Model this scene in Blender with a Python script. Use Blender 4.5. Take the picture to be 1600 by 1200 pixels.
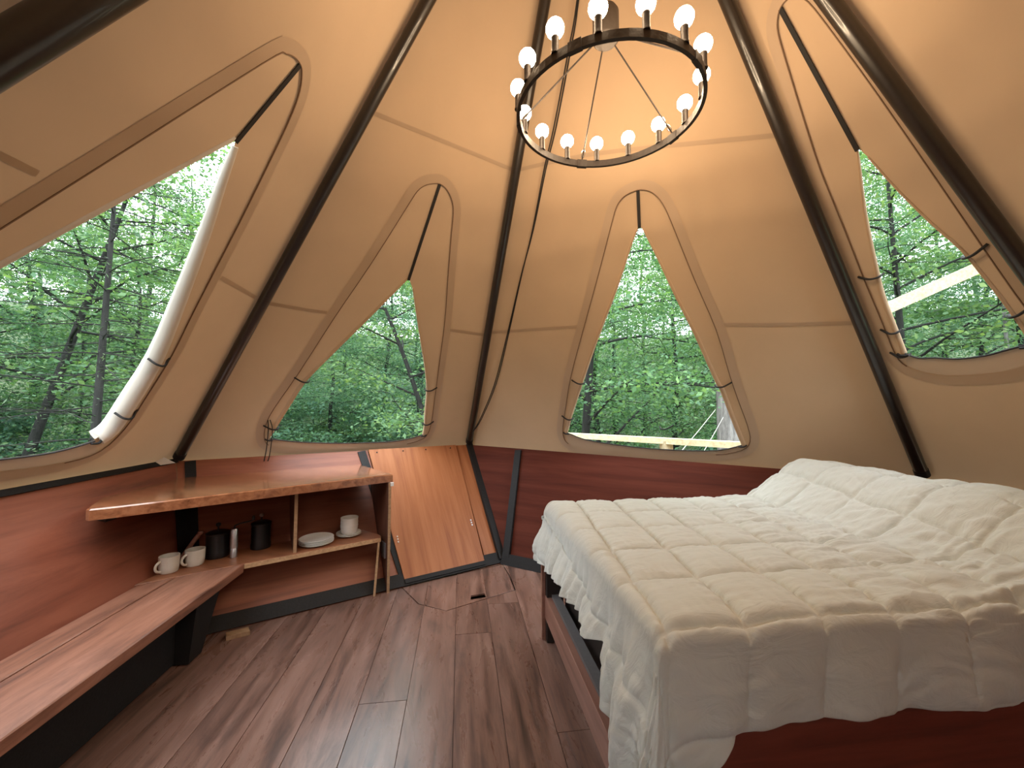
import bpy, bmesh, math, random
import numpy as np
from mathutils import Vector, Matrix, noise
from mathutils.geometry import tessellate_polygon

for o in list(bpy.data.objects):
    bpy.data.objects.remove(o, do_unlink=True)
scene = bpy.context.scene
COL = scene.collection
R = math.radians

# ------------------------------------------------------------------ camera, sky, exposure
cam_data = bpy.data.cameras.new('camera')
cam_data.sensor_width = 36.0
cam_data.lens = 625.5 / 1600 * 36.0
cam_data.clip_start = 0.02
cam_data.clip_end = 300
cam = bpy.data.objects.new('camera', cam_data)
COL.objects.link(cam)
cam.location = (0, 0, 1.25)
cam.rotation_euler = (R(90 + 3.313), 0, R(-7.318))
scene.camera = cam

world = bpy.data.worlds.new('overcast_sky')
scene.world = world
world.use_nodes = True
wn = world.node_tree
wn.nodes.clear()
w_out = wn.nodes.new('ShaderNodeOutputWorld')
w_bg = wn.nodes.new('ShaderNodeBackground')
w_bg.inputs['Color'].default_value = (0.86, 0.94, 1.0, 1)
w_bg.inputs['Strength'].default_value = 8.2
wn.links.new(w_bg.outputs[0], w_out.inputs[0])

scene.view_settings.view_transform = 'Standard'
scene.view_settings.look = 'None'
scene.view_settings.gamma = 1
scene.view_settings.use_curve_mapping = False
scene.view_settings.exposure = 0.0
scene.cycles.use_denoising = True
scene.cycles.max_bounces = 10
scene.cycles.diffuse_bounces = 6
scene.cycles.transparent_max_bounces = 8
BULB_STRENGTH = 102.0


# ------------------------------------------------------------------ helpers
def V3(*a):
    return Vector(a[0] if len(a) == 1 else a)


def root_loc(o):
    while o.parent is not None:
        o = o.parent
    return o.location


class MB:
    """collects shapes, links them as one mesh object"""

    def __init__(self):
        self.v = []
        self.f = []

    def add(self, verts, faces):
        b = len(self.v)
        self.v += [tuple(p) for p in verts]
        self.f += [tuple(i + b for i in f) for f in faces]
        return self

    def box(self, c, ax, h):
        """centre, three axes, half sizes"""
        c = V3(c)
        a = [V3(x).normalized() * s for x, s in zip(ax, h)]
        vs = [c + a[0] * i + a[1] * j + a[2] * k for i in (-1, 1) for j in (-1, 1) for k in (-1, 1)]
        return self.add(vs, [(0, 1, 3, 2), (4, 6, 7, 5), (0, 4, 5, 1), (2, 3, 7, 6), (0, 2, 6, 4), (1, 5, 7, 3)])

    def bar(self, p, q, w, t, up=(0, 0, 1)):
        p, q = V3(p), V3(q)
        d = (q - p).normalized()
        s = d.cross(V3(up)).normalized()
        u = s.cross(d)
        return self.box((p + q) / 2, (d, s, u), ((q - p).length / 2, w / 2, t / 2))

    def prism(self, poly, off, bev=0.0):
        """flat polygon swept along off; the edge of the first face is chamfered by bev"""
        poly = [V3(p) for p in poly]
        off = V3(off)
        n = len(poly)
        nrm = off.normalized()
        if bev:
            cen = sum(poly, Vector()) / n
            ins = []
            for i in range(n):
                a, b, c = poly[i - 1], poly[i], poly[(i + 1) % n]
                d1, d2 = (b - a).normalized(), (c - b).normalized()
                n1, n2 = nrm.cross(d1), nrm.cross(d2)
                if n1.dot(cen - (a + b) / 2) < 0:
                    n1 = -n1
                if n2.dot(cen - (b + c) / 2) < 0:
                    n2 = -n2
                k = (n1 + n2)
                k = k / max(0.3, k.length_squared / 2)
                ins.append(b + k * bev)
            rings = [ins, [p + nrm * bev for p in poly], [p + off for p in poly]]
        else:
            rings = [poly, [p + off for p in poly]]
        vs = [p for r in rings for p in r]
        fs = [tuple(range(n - 1, -1, -1)), tuple(range((len(rings) - 1) * n, len(rings) * n))]
        for k in range(len(rings) - 1):
            for i in range(n):
                j = (i + 1) % n
                fs.append((k * n + i, k * n + j, (k + 1) * n + j, (k + 1) * n + i))
        return self.add(vs, fs)

    def tube(self, path, rad, n=8, closed=False, caps=True):
        path = [V3(p) for p in path]
        m = len(path)
        if not hasattr(rad, '__len__'):
            rad = [rad] * m
        vs, fs = [], []
        prev = None
        for i, p in enumerate(path):
            if closed:
                d = path[(i + 1) % m] - path[i - 1]
            else:
                d = path[min(i + 1, m - 1)] - path[max(i - 1, 0)]
            d = d.normalized() if d.length > 1e-9 else Vector((0, 0, 1))
            if prev is None:
                up = Vector((0, 0, 1)) if abs(d.z) < .9 else Vector((1, 0, 0))
                s = d.cross(up).normalized()
            else:
                s = (prev - d * prev.dot(d))
                s = s.normalized() if s.length > 1e-6 else d.orthogonal().normalized()
            prev = s
            u = d.cross(s)
            for k in range(n):
                a = 2 * math.pi * k / n
                vs.append(p + (s * math.cos(a) + u * math.sin(a)) * rad[i])
        for i in range(m if closed else m - 1):
            for k in range(n):
                a, b = i * n + k, i * n + (k + 1) % n
                c, d2 = ((i + 1) % m) * n + (k + 1) % n, ((i + 1) % m) * n + k
                fs.append((a, b, c, d2))
        if caps and not closed:
            fs.append(tuple(range(n - 1, -1, -1)))
            fs.append(tuple(range((m - 1) * n, m * n)))
        return self.add(vs, fs)

    def lathe(self, prof, o=(0, 0, 0), n=20):
        """profile of (radius, height) about z"""
        o = V3(o)
        vs, fs = [], []
        m = len(prof)
        for r, z in prof:
            for k in range(n):
                a = 2 * math.pi * k / n
                vs.append(o + Vector((r * math.cos(a), r * math.sin(a), z)))
        for i in range(m - 1):
            for k in range(n):
                fs.append((i * n + k, i * n + (k + 1) % n, (i + 1) * n + (k + 1) % n, (i + 1) * n + k))
        return self.add(vs, fs)

    def build(self, name, mat, parent=None, smooth=False, fix=True):
        me = bpy.data.meshes.new(name)
        off = root_loc(parent) if parent is not None else Vector()
        me.from_pydata([tuple(Vector(v) - off) for v in self.v], [], self.f)
        if fix:
            bm = bmesh.new()
            bm.from_mesh(me)
            bmesh.ops.recalc_face_normals(bm, faces=bm.faces)
            bm.to_mesh(me)
            bm.free()
        me.materials.append(mat)
        if smooth:
            me.polygons.foreach_set('use_smooth', [True] * len(me.polygons))
            if hasattr(me, 'set_sharp_from_angle'):
                me.set_sharp_from_angle(angle=R(42))
        o = bpy.data.objects.new(name, me)
        COL.objects.link(o)
        if parent is not None:
            o.parent = parent
        return o


def empty(name, loc=(0, 0, 0)):
    o = bpy.data.objects.new(name, None)
    o.location = loc
    o.empty_display_size = .1
    COL.objects.link(o)
    return o


def tag(o, label, cat, group=None):
    o['label'] = label
    o['category'] = cat
    if group:
        o['group'] = group
    return o


def struct(o):
    o['kind'] = 'structure'
    return o


def stuff(o):
    o['kind'] = 'stuff'
    return o


def lerp(a, b, t):
    return V3(a) + (V3(b) - V3(a)) * t


def smooth_path(pts, k=4):
    """Catmull-Rom through the points"""
    P = [V3(p) for p in pts]
    out = []
    for i in range(len(P) - 1):
        p0, p1, p2, p3 = P[max(i - 1, 0)], P[i], P[i + 1], P[min(i + 2, len(P) - 1)]
        for j in range(k):
            t = j / k
            out.append(.5 * ((2 * p1) + (p2 - p0) * t + (2 * p0 - 5 * p1 + 4 * p2 - p3) * t * t + (3 * p1 - p0 - 3 * p2 + p3) * t ** 3))
    out.append(P[-1])
    return out


# ------------------------------------------------------------------ materials
def new_mat(name):
    m = bpy.data.materials.new(name)
    m.use_nodes = True
    nt = m.node_tree
    nt.nodes.clear()
    out = nt.nodes.new('ShaderNodeOutputMaterial')
    return m, nt, out


def N(nt, kind, **kw):
    n = nt.nodes.new(kind)
    for k, v in kw.items():
        if k in n.inputs:
            n.inputs[k].default_value = v
        else:
            setattr(n, k, v)
    return n


def ramp(nt, stops):
    r = nt.nodes.new('ShaderNodeValToRGB')
    e = r.color_ramp.elements
    while len(e) < len(stops):
        e.new(.5)
    for el, (p, c) in zip(e, stops):
        el.position = p
        el.color = (*c, 1)
    return r


def plain(name, color, rough=.6, metal=0.0, spec=.5, bump=0.0, bscale=60, vary=.06, coat=0.0):
    m, nt, out = new_mat(name)
    L = nt.links.new
    b = N(nt, 'ShaderNodeBsdfPrincipled', Roughness=rough, Metallic=metal)
    b.inputs['Specular IOR Level'].default_value = spec
    b.inputs['Coat Weight'].default_value = coat
    tc = N(nt, 'ShaderNodeTexCoord')
    nz = N(nt, 'ShaderNodeTexNoise', Scale=bscale, Detail=4.0)
    L(tc.outputs['Object'], nz.inputs['Vector'])
    c = Vector(color)
    rp = ramp(nt, [(.3, c * (1 - vary)), (.7, c * (1 + vary))])
    L(nz.outputs['Fac'], rp.inputs[0])
    L(rp.outputs[0], b.inputs['Base Color'])
    if bump:
        bp = N(nt, 'ShaderNodeBump', Strength=bump, Distance=.004)
        L(nz.outputs['Fac'], bp.inputs['Height'])
        L(bp.outputs[0], b.inputs['Normal'])
    L(b.outputs[0], out.inputs[0])
    return m


def wood(name, c1, c2, c3, heading=0.0, vertical=False, frame=None, rough=.4, along=1.6, across=22, knots=.5, spec=.5, rnd=.25, coat=0.0, tint=None):
    """grain runs along the heading (radians clockwise from +Y), or up and down"""
    m, nt, out = new_mat(name)
    L = nt.links.new
    b = N(nt, 'ShaderNodeBsdfPrincipled', Roughness=rough)
    b.inputs['Specular IOR Level'].default_value = spec
    b.inputs['Coat Weight'].default_value = coat
    b.inputs['Coat Roughness'].default_value = .12
    tc = N(nt, 'ShaderNodeTexCoord')
    oi = N(nt, 'ShaderNodeObjectInfo')
    if frame is not None:      # rows: across the grain, along the grain, out of the board
        rot = N(nt, 'ShaderNodeVectorRotate', rotation_type='EULER_XYZ')
        rot.inputs['Rotation'].default_value = frame.to_euler('XYZ')
    else:
        rot = N(nt, 'ShaderNodeVectorRotate', rotation_type='Z_AXIS')
        rot.inputs['Angle'].default_value = heading
    L(tc.outputs['Object'], rot.inputs['Vector'])
    mul = N(nt, 'ShaderNodeMath', operation='MULTIPLY')
    mul.inputs[1].default_value = 37.0
    L(oi.outputs['Random'], mul.inputs[0])
    cmb = N(nt, 'ShaderNodeCombineXYZ')
    for i in range(3):
        L(mul.outputs[0], cmb.inputs[i])
    add = N(nt, 'ShaderNodeVectorMath', operation='ADD')
    L(rot.outputs[0], add.inputs[0])
    L(cmb.outputs[0], add.inputs[1])
    sc = N(nt, 'ShaderNodeVectorMath', operation='MULTIPLY')
    sc.inputs[1].default_value = (across, across, along) if vertical else (across, along, across)
    L(add.outputs[0], sc.inputs[0])
    n1 = N(nt, 'ShaderNodeTexNoise', Scale=1.0, Detail=7.0, Roughness=.62, Distortion=.5)
    L(sc.outputs[0], n1.inputs['Vector'])
    rp = ramp(nt, [(.28, c3), (.46, c1), (.62, c2), (.85, Vector(c2) * 1.12)])
    L(n1.outputs['Fac'], rp.inputs[0])
    # knots and dark figure
    sc2 = N(nt, 'ShaderNodeVectorMath', operation='MULTIPLY')
    sc2.inputs[1].default_value = (across * .36, across * .42, along * 1.1) if vertical else (across * .42, along * 1.1, across * .42)
    L(add.outputs[0], sc2.inputs[0])
    n2 = N(nt, 'ShaderNodeTexNoise', Scale=1.0, Detail=6.0, Roughness=.72, Distortion=.7)
    L(sc2.outputs[0], n2.inputs['Vector'])
    rk = ramp(nt, [(.50, (0, 0, 0)), (.68, (1, 1, 1))])
    L(n2.outputs['Fac'], rk.inputs[0])
    kf = N(nt, 'ShaderNodeMath', operation='MULTIPLY')
    kf.inputs[1].default_value = knots
    L(rk.outputs[0], kf.inputs[0])
    mx = N(nt, 'ShaderNodeMixRGB', blend_type='MIX')
    mx.inputs['Color2'].default_value = (*c3, 1)
    L(kf.outputs[0], mx.inputs['Fac'])
    L(rp.outputs[0], mx.inputs['Color1'])
    # every board a little different
    hs = N(nt, 'ShaderNodeHueSaturation')
    mr = N(nt, 'ShaderNodeMapRange')
    mr.inputs['To Min'].default_value = 1 - rnd
    mr.inputs['To Max'].default_value = 1 + rnd
    L(oi.outputs['Random'], mr.inputs['Value'])
    L(mr.outputs[0], hs.inputs['Value'])
    L(mx.outputs[0], hs.inputs['Color'])
    L(hs.outputs[0], b.inputs['Base Color'])
    bp = N(nt, 'ShaderNodeBump', Strength=.25, Distance=.0015)
    L(n1.outputs['Fac'], bp.inputs['Height'])
    L(bp.outputs[0], b.inputs['Normal'])
    rr = N(nt, 'ShaderNodeMapRange')
    rr.inputs['To Min'].default_value = rough * .8
    rr.inputs['To Max'].default_value = rough * 1.3
    L(n2.outputs['Fac'], rr.inputs['Value'])
    L(rr.outputs[0], b.inputs['Roughness'])
    L(b.outputs[0], out.inputs[0])
    return m


def cloth(name, color, trans, fac, wave=.0, weave=700, rough=.9):
    """woven cloth: diffuse front, some light comes through"""
    m, nt, out = new_mat(name)
    L = nt.links.new
    tc = N(nt, 'ShaderNodeTexCoord')
    nz = N(nt, 'ShaderNodeTexNoise', Scale=2.2, Detail=5.0, Roughness=.55)
    L(tc.outputs['Object'], nz.inputs['Vector'])
    c = Vector(color)
    rp = ramp(nt, [(.3, c * .95), (.7, c * 1.05)])
    L(nz.outputs['Fac'], rp.inputs[0])
    d = N(nt, 'ShaderNodeBsdfDiffuse', Roughness=rough)
    L(rp.outputs[0], d.inputs['Color'])
    t = N(nt, 'ShaderNodeBsdfTranslucent')
    t.inputs['Color'].default_value = (*trans, 1)
    mx = N(nt, 'ShaderNodeMixShader')
    mx.inputs[0].default_value = fac
    n3 = N(nt, 'ShaderNodeTexNoise', Scale=weave, Detail=2.0)
    L(tc.outputs['Object'], n3.inputs['Vector'])
    bp = N(nt, 'ShaderNodeBump', Strength=.12, Distance=.001)
    L(n3.outputs['Fac'], bp.inputs['Height'])
    last = bp
    if wave:
        n4 = N(nt, 'ShaderNodeTexNoise', Scale=3.0, Detail=3.0, Distortion=.6)
        L(tc.outputs['Object'], n4.inputs['Vector'])
        b2 = N(nt, 'ShaderNodeBump', Strength=wave, Distance=.05)
        L(n4.outputs['Fac'], b2.inputs['Height'])
        L(bp.outputs[0], b2.inputs['Normal'])
        last = b2
    L(last.outputs[0], d.inputs['Normal'])
    L(d.outputs[0], mx.inputs[1])
    L(t.outputs[0], mx.inputs[2])
    L(mx.outputs[0], out.inputs[0])
    return m


def leafmat(name, c1, c2, c3, fac=.4):
    m, nt, out = new_mat(name)
    L = nt.links.new
    g = N(nt, 'ShaderNodeNewGeometry')
    rp = ramp(nt, [(0.0, c1), (.55, c2), (1.0, c3)])
    L(g.outputs['Random Per Island'], rp.inputs[0])
    oi = N(nt, 'ShaderNodeObjectInfo')
    hs = N(nt, 'ShaderNodeHueSaturation')
    mr = N(nt, 'ShaderNodeMapRange')
    mr.inputs['To Min'].default_value = .475
    mr.inputs['To Max'].default_value = .525
    L(oi.outputs['Random'], mr.inputs['Value'])
    L(mr.outputs[0], hs.inputs['Hue'])
    L(rp.outputs[0], hs.inputs['Color'])
    d = N(nt, 'ShaderNodeBsdfPrincipled', Roughness=.5)
    d.inputs['Specular IOR Level'].default_value = .35
    t = N(nt, 'ShaderNodeBsdfTranslucent')
    L(hs.outputs[0], d.inputs['Base Color'])
    br = N(nt, 'ShaderNodeMixRGB', blend_type='MULTIPLY', Fac=1.0)
    br.inputs['Color2'].default_value = (1.2, 1.2, .65, 1)
    L(hs.outputs[0], br.inputs['Color1'])
    L(br.outputs[0], t.inputs['Color'])
    mx = N(nt, 'ShaderNodeMixShader')
    mx.inputs[0].default_value = fac
    L(d.outputs[0], mx.inputs[1])
    L(t.outputs[0], mx.inputs[2])
    L(mx.outputs[0], out.inputs[0])
    return m


def barkmat(name, c1, c2):
    m, nt, out = new_mat(name)
    L = nt.links.new
    tc = N(nt, 'ShaderNodeTexCoord')
    mp = N(nt, 'ShaderNodeMapping')
    mp.inputs['Scale'].default_value = (26, 26, 4)
    L(tc.outputs['Object'], mp.inputs['Vector'])
    nz = N(nt, 'ShaderNodeTexNoise', Scale=1.0, Detail=6.0, Roughness=.7)
    L(mp.outputs[0], nz.inputs['Vector'])
    rp = ramp(nt, [(.35, c1), (.65, c2)])
    L(nz.outputs['Fac'], rp.inputs[0])
    b = N(nt, 'ShaderNodeBsdfPrincipled', Roughness=.9)
    L(rp.outputs[0], b.inputs['Base Color'])
    bp = N(nt, 'ShaderNodeBump', Strength=.9, Distance=.03)
    L(nz.outputs['Fac'], bp.inputs['Height'])
    L(bp.outputs[0], b.inputs['Normal'])
    L(b.outputs[0], out.inputs[0])
    return m


HM = math.atan2(.904, .427)       # heading of the middle wall
HR = math.atan2(2.586, -1.924)    # heading of the right wall
M_canvas = cloth('canvas', (.56, .42, .288), (.60, .38, .22), .022, wave=.10)
M_canvas2 = cloth('canvas_double', (.52, .402, .298), (.42, .30, .20), .03, wave=.05)
M_canvas_lit = cloth('canvas_lit', (.74, .70, .64), (.5, .42, .32), .10)  # same canvas in a paler copy, outside daylight put into the colour
M_seam = cloth('canvas_seam', (.48, .365, .265), (.45, .29, .17), .03)
M_binding = plain('black_webbing', (.012, .011, .011), .75, bump=.2, bscale=300)
M_zip = plain('brown_zipper', (.19, .12, .075), .8)
M_black = plain('black_steel', (.014, .013, .013), .58, spec=.25, bump=.15, bscale=120, vary=.2)
M_pole = plain('black_pole', (.014, .011, .010), .33, spec=.6, vary=.2, coat=.3)
M_void = plain('dark_gap', (.006, .005, .005), .9)
M_floor = wood('floor_plank', (.180, .096, .070), (.245, .142, .110), (.050, .028, .022), 0.0, rough=.27, spec=.7, along=1.7, across=20, knots=.62, rnd=.17)
M_hatch = M_floor
M_bench = wood('bench_plank', (.275, .120, .073), (.35, .163, .106), (.095, .042, .029), 0.0, rough=.36, along=1.4, across=17, knots=.60, rnd=.10)
M_counter = wood('counter_board', (.30, .115, .050), (.40, .165, .078), (.16, .055, .025), -HM, rough=.20, along=1.2, across=24, knots=.40, rnd=.04, coat=1.0)
M_shelf = wood('shelf_board', (.28, .105, .048), (.36, .145, .070), (.13, .046, .024), -HM, rough=.38, along=1.3, across=20, knots=.40, rnd=.04)
M_ply = wood('raw_edge', (.42, .25, .13), (.50, .31, .17), (.30, .17, .085), -HM, rough=.6, along=2, across=60, knots=.1)
M_cabpanel = wood('cabinet_panel', (.10, .036, .020), (.14, .050, .028), (.05, .018, .012), vertical=True, rough=.5, rnd=.03)
M_rail = wood('bed_rail', (.30, .140, .098), (.36, .180, .130), (.17, .075, .052), 0.0, rough=.4, along=1.5, across=20, knots=.3)
M_bedboard = wood('bed_board', (.16, .034, .020), (.20, .045, .026), (.09, .020, .014), math.pi / 2, rough=.5, along=1.4, across=18, knots=.2)
M_dark = plain('dark_stain', (.020, .013, .010), .6)
M_white = plain('white_plastic', (.72, .70, .66), .4)
M_steel = plain('brushed_steel', (.62, .61, .60), .32, metal=.9)
M_grey = plain('grey_box', (.14, .13, .13), .55)
M_ceramic = plain('glazed_ceramic', (.66, .61, .52), .28, vary=.05, bscale=20)
M_ceramic2 = plain('ribbed_ceramic', (.70, .66, .60), .34, vary=.05, bscale=20)
M_glassblack = plain('black_kettle', (.010, .010, .011), .30)
M_iron = plain('dark_iron', (.022, .015, .012), .55, metal=.2, bump=.2, bscale=90, vary=.2)
M_canopy = plain('grey_iron', (.10, .085, .075), .45, metal=.6)
M_rope = plain('white_rope', (.62, .60, .54), .9)
M_pine = wood('new_timber', (.56, .46, .29), (.64, .54, .36), (.44, .34, .19), 0.3, rough=.7, along=1.2, across=30, knots=.2)
M_deck = wood('deck_timber', (.42, .33, .22), (.50, .40, .28), (.30, .22, .14), 0.0, rough=.8, along=1.2, across=20, knots=.3)
M_bark = barkmat('bark', (.008, .008, .007), (.026, .025, .023))
M_bark_grey = barkmat('grey_bark', (.10, .095, .095), (.30, .29, .285))
M_leaf = leafmat('leaf', (.080, .175, .092), (.128, .252, .118), (.225, .365, .140))
M_leaf_dark = leafmat('leaf_dark', (.060, .150, .100), (.098, .212, .132), (.165, .300, .158))
M_needle = leafmat('needle', (.040, .085, .042), (.070, .130, .060), (.110, .185, .080), .25)

m, nt, out = new_mat('bulb_glow')
em = N(nt, 'ShaderNodeEmission', Strength=BULB_STRENGTH)
em.inputs['Color'].default_value = (1.0, .73, .46, 1)
nt.links.new(em.outputs[0], out.inputs[0])
M_bulb = m

# forest floor
m, nt, out = new_mat('forest_floor')
b = N(nt, 'ShaderNodeBsdfPrincipled', Roughness=.95)
tc = N(nt, 'ShaderNodeTexCoord')
nz = N(nt, 'ShaderNodeTexNoise', Scale=1.4, Detail=8.0)
nt.links.new(tc.outputs['Object'], nz.inputs['Vector'])
rp = ramp(nt, [(.35, (.035, .050, .018)), (.6, (.060, .090, .030)), (.8, (.085, .065, .035))])
nt.links.new(nz.outputs['Fac'], rp.inputs[0])
nt.links.new(rp.outputs[0], b.inputs['Base Color'])
nt.links.new(b.outputs[0], out.inputs[0])
M_ground = m

# ------------------------------------------------------------------ the tent: corners
APEX = Vector((.534, 1.402, 4.171))
T = {5: V3(-1.907, .75, .8865), 0: V3(-1.9067, 3.0018, .8865), 1: V3(.0806, 3.9406, .8865), 2: V3(2.667, 2.017, .83),
     3: V3(2.70, 1.13, .83), 4: V3(2.0, -.7, .8865), 7: V3(.55, -1.7, .8865), 6: V3(-1.1, -1.3, .8865)}
F = {5: V3(-1.4434, .98, 0), 0: V3(-1.4434, 2.4338, 0), 1: V3(.3423, 3.2773, 0), 2: V3(2.34, 1.79, 0),
     3: V3(2.42, 1.10, 0), 4: V3(1.75, -.5, 0), 7: V3(.5, -1.35, 0), 6: V3(-.85, -1.0, 0)}
ORDER = [5, 0, 1, 2, 3, 4, 7, 6]
AC = APEX + V3(0, 0, .1)
TC = {}
for k, t in T.items():
    d = Vector((t.x - APEX.x, t.y - APEX.y, 0)).normalized() * .05
    TC[k] = t + d


class Plane:
    def __init__(self, l, r):
        self.O = TC[l].copy()
        self.U = (TC[r] - self.O).normalized()
        n = self.U.cross(AC - self.O).normalized()
        if n.dot(Vector((APEX.x, APEX.y, 1)) - self.O) < 0:
            n = -n
        self.N = n
        v = n.cross(self.U)
        if v.z < 0:
            v = -v
        self.V = v
        self.w = (TC[r] - TC[l]).length
        self.a = ((AC - self.O).dot(self.U), (AC - self.O).dot(self.V))

    def p(self, u, v, n=0.0):
        return self.O + self.U * u + self.V * v + self.N * n


def offset_poly(poly, d):
    """2D polygon grown outward by d (counter-clockwise or not)"""
    n = len(poly)
    area = sum(poly[i][0] * poly[(i + 1) % n][1] - poly[(i + 1) % n][0] * poly[i][1] for i in range(n))
    s = 1 if area > 0 else -1
    out = []
    for i in range(n):
        a, b, c = Vector(poly[i - 1]), Vector(poly[i]), Vector(poly[(i + 1) % n])
        d1, d2 = (b - a).normalized(), (c - b).normalized()
        n1, n2 = Vector((d1.y, -d1.x)) * s, Vector((d2.y, -d2.x)) * s
        k = n1 + n2
        if k.length < .2:
            k = n1
        k = k / max(.5, k.length_squared / 2)
        q = b + k * d
        out.append((q.x, q.y))
    return out


def smooth2(pts, k=3, closed=True):
    P = [Vector(p) for p in pts]
    n = len(P)
    out = []
    for i in range(n if closed else n - 1):
        if closed:
            p0, p1, p2, p3 = P[i - 1], P[i], P[(i + 1) % n], P[(i + 2) % n]
        else:
            p0, p1, p2, p3 = P[max(i - 1, 0)], P[i], P[i + 1], P[min(i + 2, n - 1)]
        for j in range(k):
            t = j / k
            q = .5 * ((2 * p1) + (p2 - p0) * t + (2 * p0 - 5 * p1 + 4 * p2 - p3) * t * t + (3 * p1 - p0 - 3 * p2 + p3) * t ** 3)
            out.append((q.x, q.y))
    if not closed:
        out.append(tuple(P[-1]))
    return out


def fill(poly, holes=()):
    """triangulated flat polygon with holes -> 2D verts, faces"""
    loops = [[Vector((x, y, 0)) for x, y in poly]] + [[Vector((x, y, 0)) for x, y in h] for h in holes]
    tris = tessellate_polygon(loops)
    vs = [(p.x, p.y) for l in loops for p in l]
    return vs, [tuple(t) for t in tris]


# windows, in metres on their own canvas panel: u along the wall top, v up the slope.
# arch: from the top, down the left side, along the bottom, up the right side.
WIN = {
    'left': dict(
        arch_l=[(.916, 2.182), (.872, 2.172), (.835, 2.145), (.81, 2.106), (.74, 1.83), (.65, 1.46), (.558, 1.088), (.46, .69), (.375, .34), (.37, .22), (.43, .145)],
        arch_b=[(.75, .125), (1.181, .122), (1.45, .125)],
        arch_r=[(1.60, .172), (1.635, .312), (1.60, .50), (1.53, .78), (1.424, 1.06), (1.255, 1.53), (1.12, 1.88), (1.049, 2.045), (1.00, 2.125), (.952, 2.168)],
        open_l=[(.94, 1.781), (.80, 1.41), (.636, .968), (.53, .66), (.44, .38), (.42, .25)],
        open_b=[(.55, .215), (.80, .195), (1.132, .192), (1.305, .195), (1.42, .215), (1.515, .245)],
        open_r=[(1.545, .30), (1.518, .45), (1.443, .75), (1.293, 1.086), (1.14, 1.40), (1.023, 1.62), (.955, 1.76)],
        roll_l=(.008, .012), roll_r=(.012, .043), ties_l=(.62, .40), ties_r=(.75, .42, .27)),
    'mid': dict(
        arch_l=[(1.383, 2.181), (1.332, 2.167), (1.292, 2.145), (1.255, 2.10), (1.212, 1.994), (1.068, 1.622), (.885, 1.19), (.714, .76), (.577, .444), (.535, .30), (.529, .18), (.56, .105)],
        arch_b=[(.66, .068), (1.029, .024), (1.40, .022), (1.62, .048)],
        arch_r=[(1.741, .094), (1.785, .15), (1.79, .29), (1.755, .56), (1.717, .841), (1.656, 1.28), (1.59, 1.62), (1.537, 1.904), (1.515, 2.03), (1.49, 2.10), (1.44, 2.158)],
        open_l=[(1.321, 1.552), (1.257, 1.452), (1.10, 1.207), (.897, .897), (.765, .685), (.69, .50), (.60, .263), (.562, .165)],
        open_b=[(.757, .123), (.95, .10), (1.114, .088), (1.439, .082), (1.604, .102), (1.745, .145)],
        open_r=[(1.735, .25), (1.705, .40), (1.668, .62), (1.604, .834), (1.474, 1.177), (1.36, 1.488)],
        roll_l=(.006, .016), roll_r=(.006, .014), ties_l=(.70, .28), ties_r=(.65, .285)),
    'right': dict(
        arch_l=[(1.819, 1.894), (1.756, 1.884), (1.715, 1.862), (1.680, 1.82), (1.64, 1.73), (1.516, 1.437), (1.364, 1.09), (1.204, .72), (1.113, .45), (1.05, .25), (1.04, .15), (1.07, .085)],
        arch_b=[(1.18, .04), (1.512, .021), (1.873, .035), (2.18, .075)],
        arch_r=[(2.34, .125), (2.39, .20), (2.375, .32), (2.331, .48), (2.279, .68), (2.207, 1.0), (2.098, 1.33), (1.99, 1.68), (1.95, 1.79), (1.91, 1.85), (1.87, 1.88)],
        open_l=[(1.808, 1.694), (1.763, 1.617), (1.633, 1.34), (1.432, .957), (1.275, .633), (1.149, .364), (1.077, .194)],
        open_b=[(1.18, .150), (1.291, .125), (1.615, .095), (1.93, .091), (2.196, .112), (2.34, .165)],
        open_r=[(2.28, .364), (2.22, .579), (2.19, .649), (2.082, .972), (1.983, 1.234), (1.889, 1.501), (1.828, 1.66)],
        roll_l=(.006, .014), roll_r=(.006, .016), ties_l=(.66, .34), ties_r=(.625, .29)),
    'head': dict(
        arch_l=[(.505, 2.545), (.475, 2.52), (.452, 2.475), (.425, 2.36), (.371, 2.108), (.325, 1.872), (.305, 1.723), (.276, 1.50), (.246, 1.284), (.215, 1.02), (.192, .83), (.212, .755)],
        arch_b=[(.281, .703), (.358, .681), (.478, .678), (.58, .69), (.66, .73)],
        arch_r=[(.712, .79), (.725, .88), (.712, 1.033), (.695, 1.271), (.678, 1.535), (.647, 1.987), (.618, 2.32), (.60, 2.47), (.575, 2.525), (.54, 2.548)],
        open_l=[(.493, 1.859), (.475, 1.80), (.396, 1.578), (.325, 1.329), (.282, 1.159), (.257, .99), (.235, .83)],
        open_b=[(.28, .795), (.343, .788), (.427, .77), (.526, .773), (.60, .79), (.668, .805)],
        open_r=[(.672, .87), (.661, 1.005), (.645, 1.143), (.626, 1.274), (.584, 1.421), (.54, 1.614), (.508, 1.80)],
        roll_l=(.004, .012), roll_r=(.003, .007), ties_l=(1.28, .97, .83), ties_r=(1.25, .955)),
}
PANELS = {'left': (5, 0), 'mid': (0, 1), 'right': (1, 2), 'head': (2, 3)}

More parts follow.
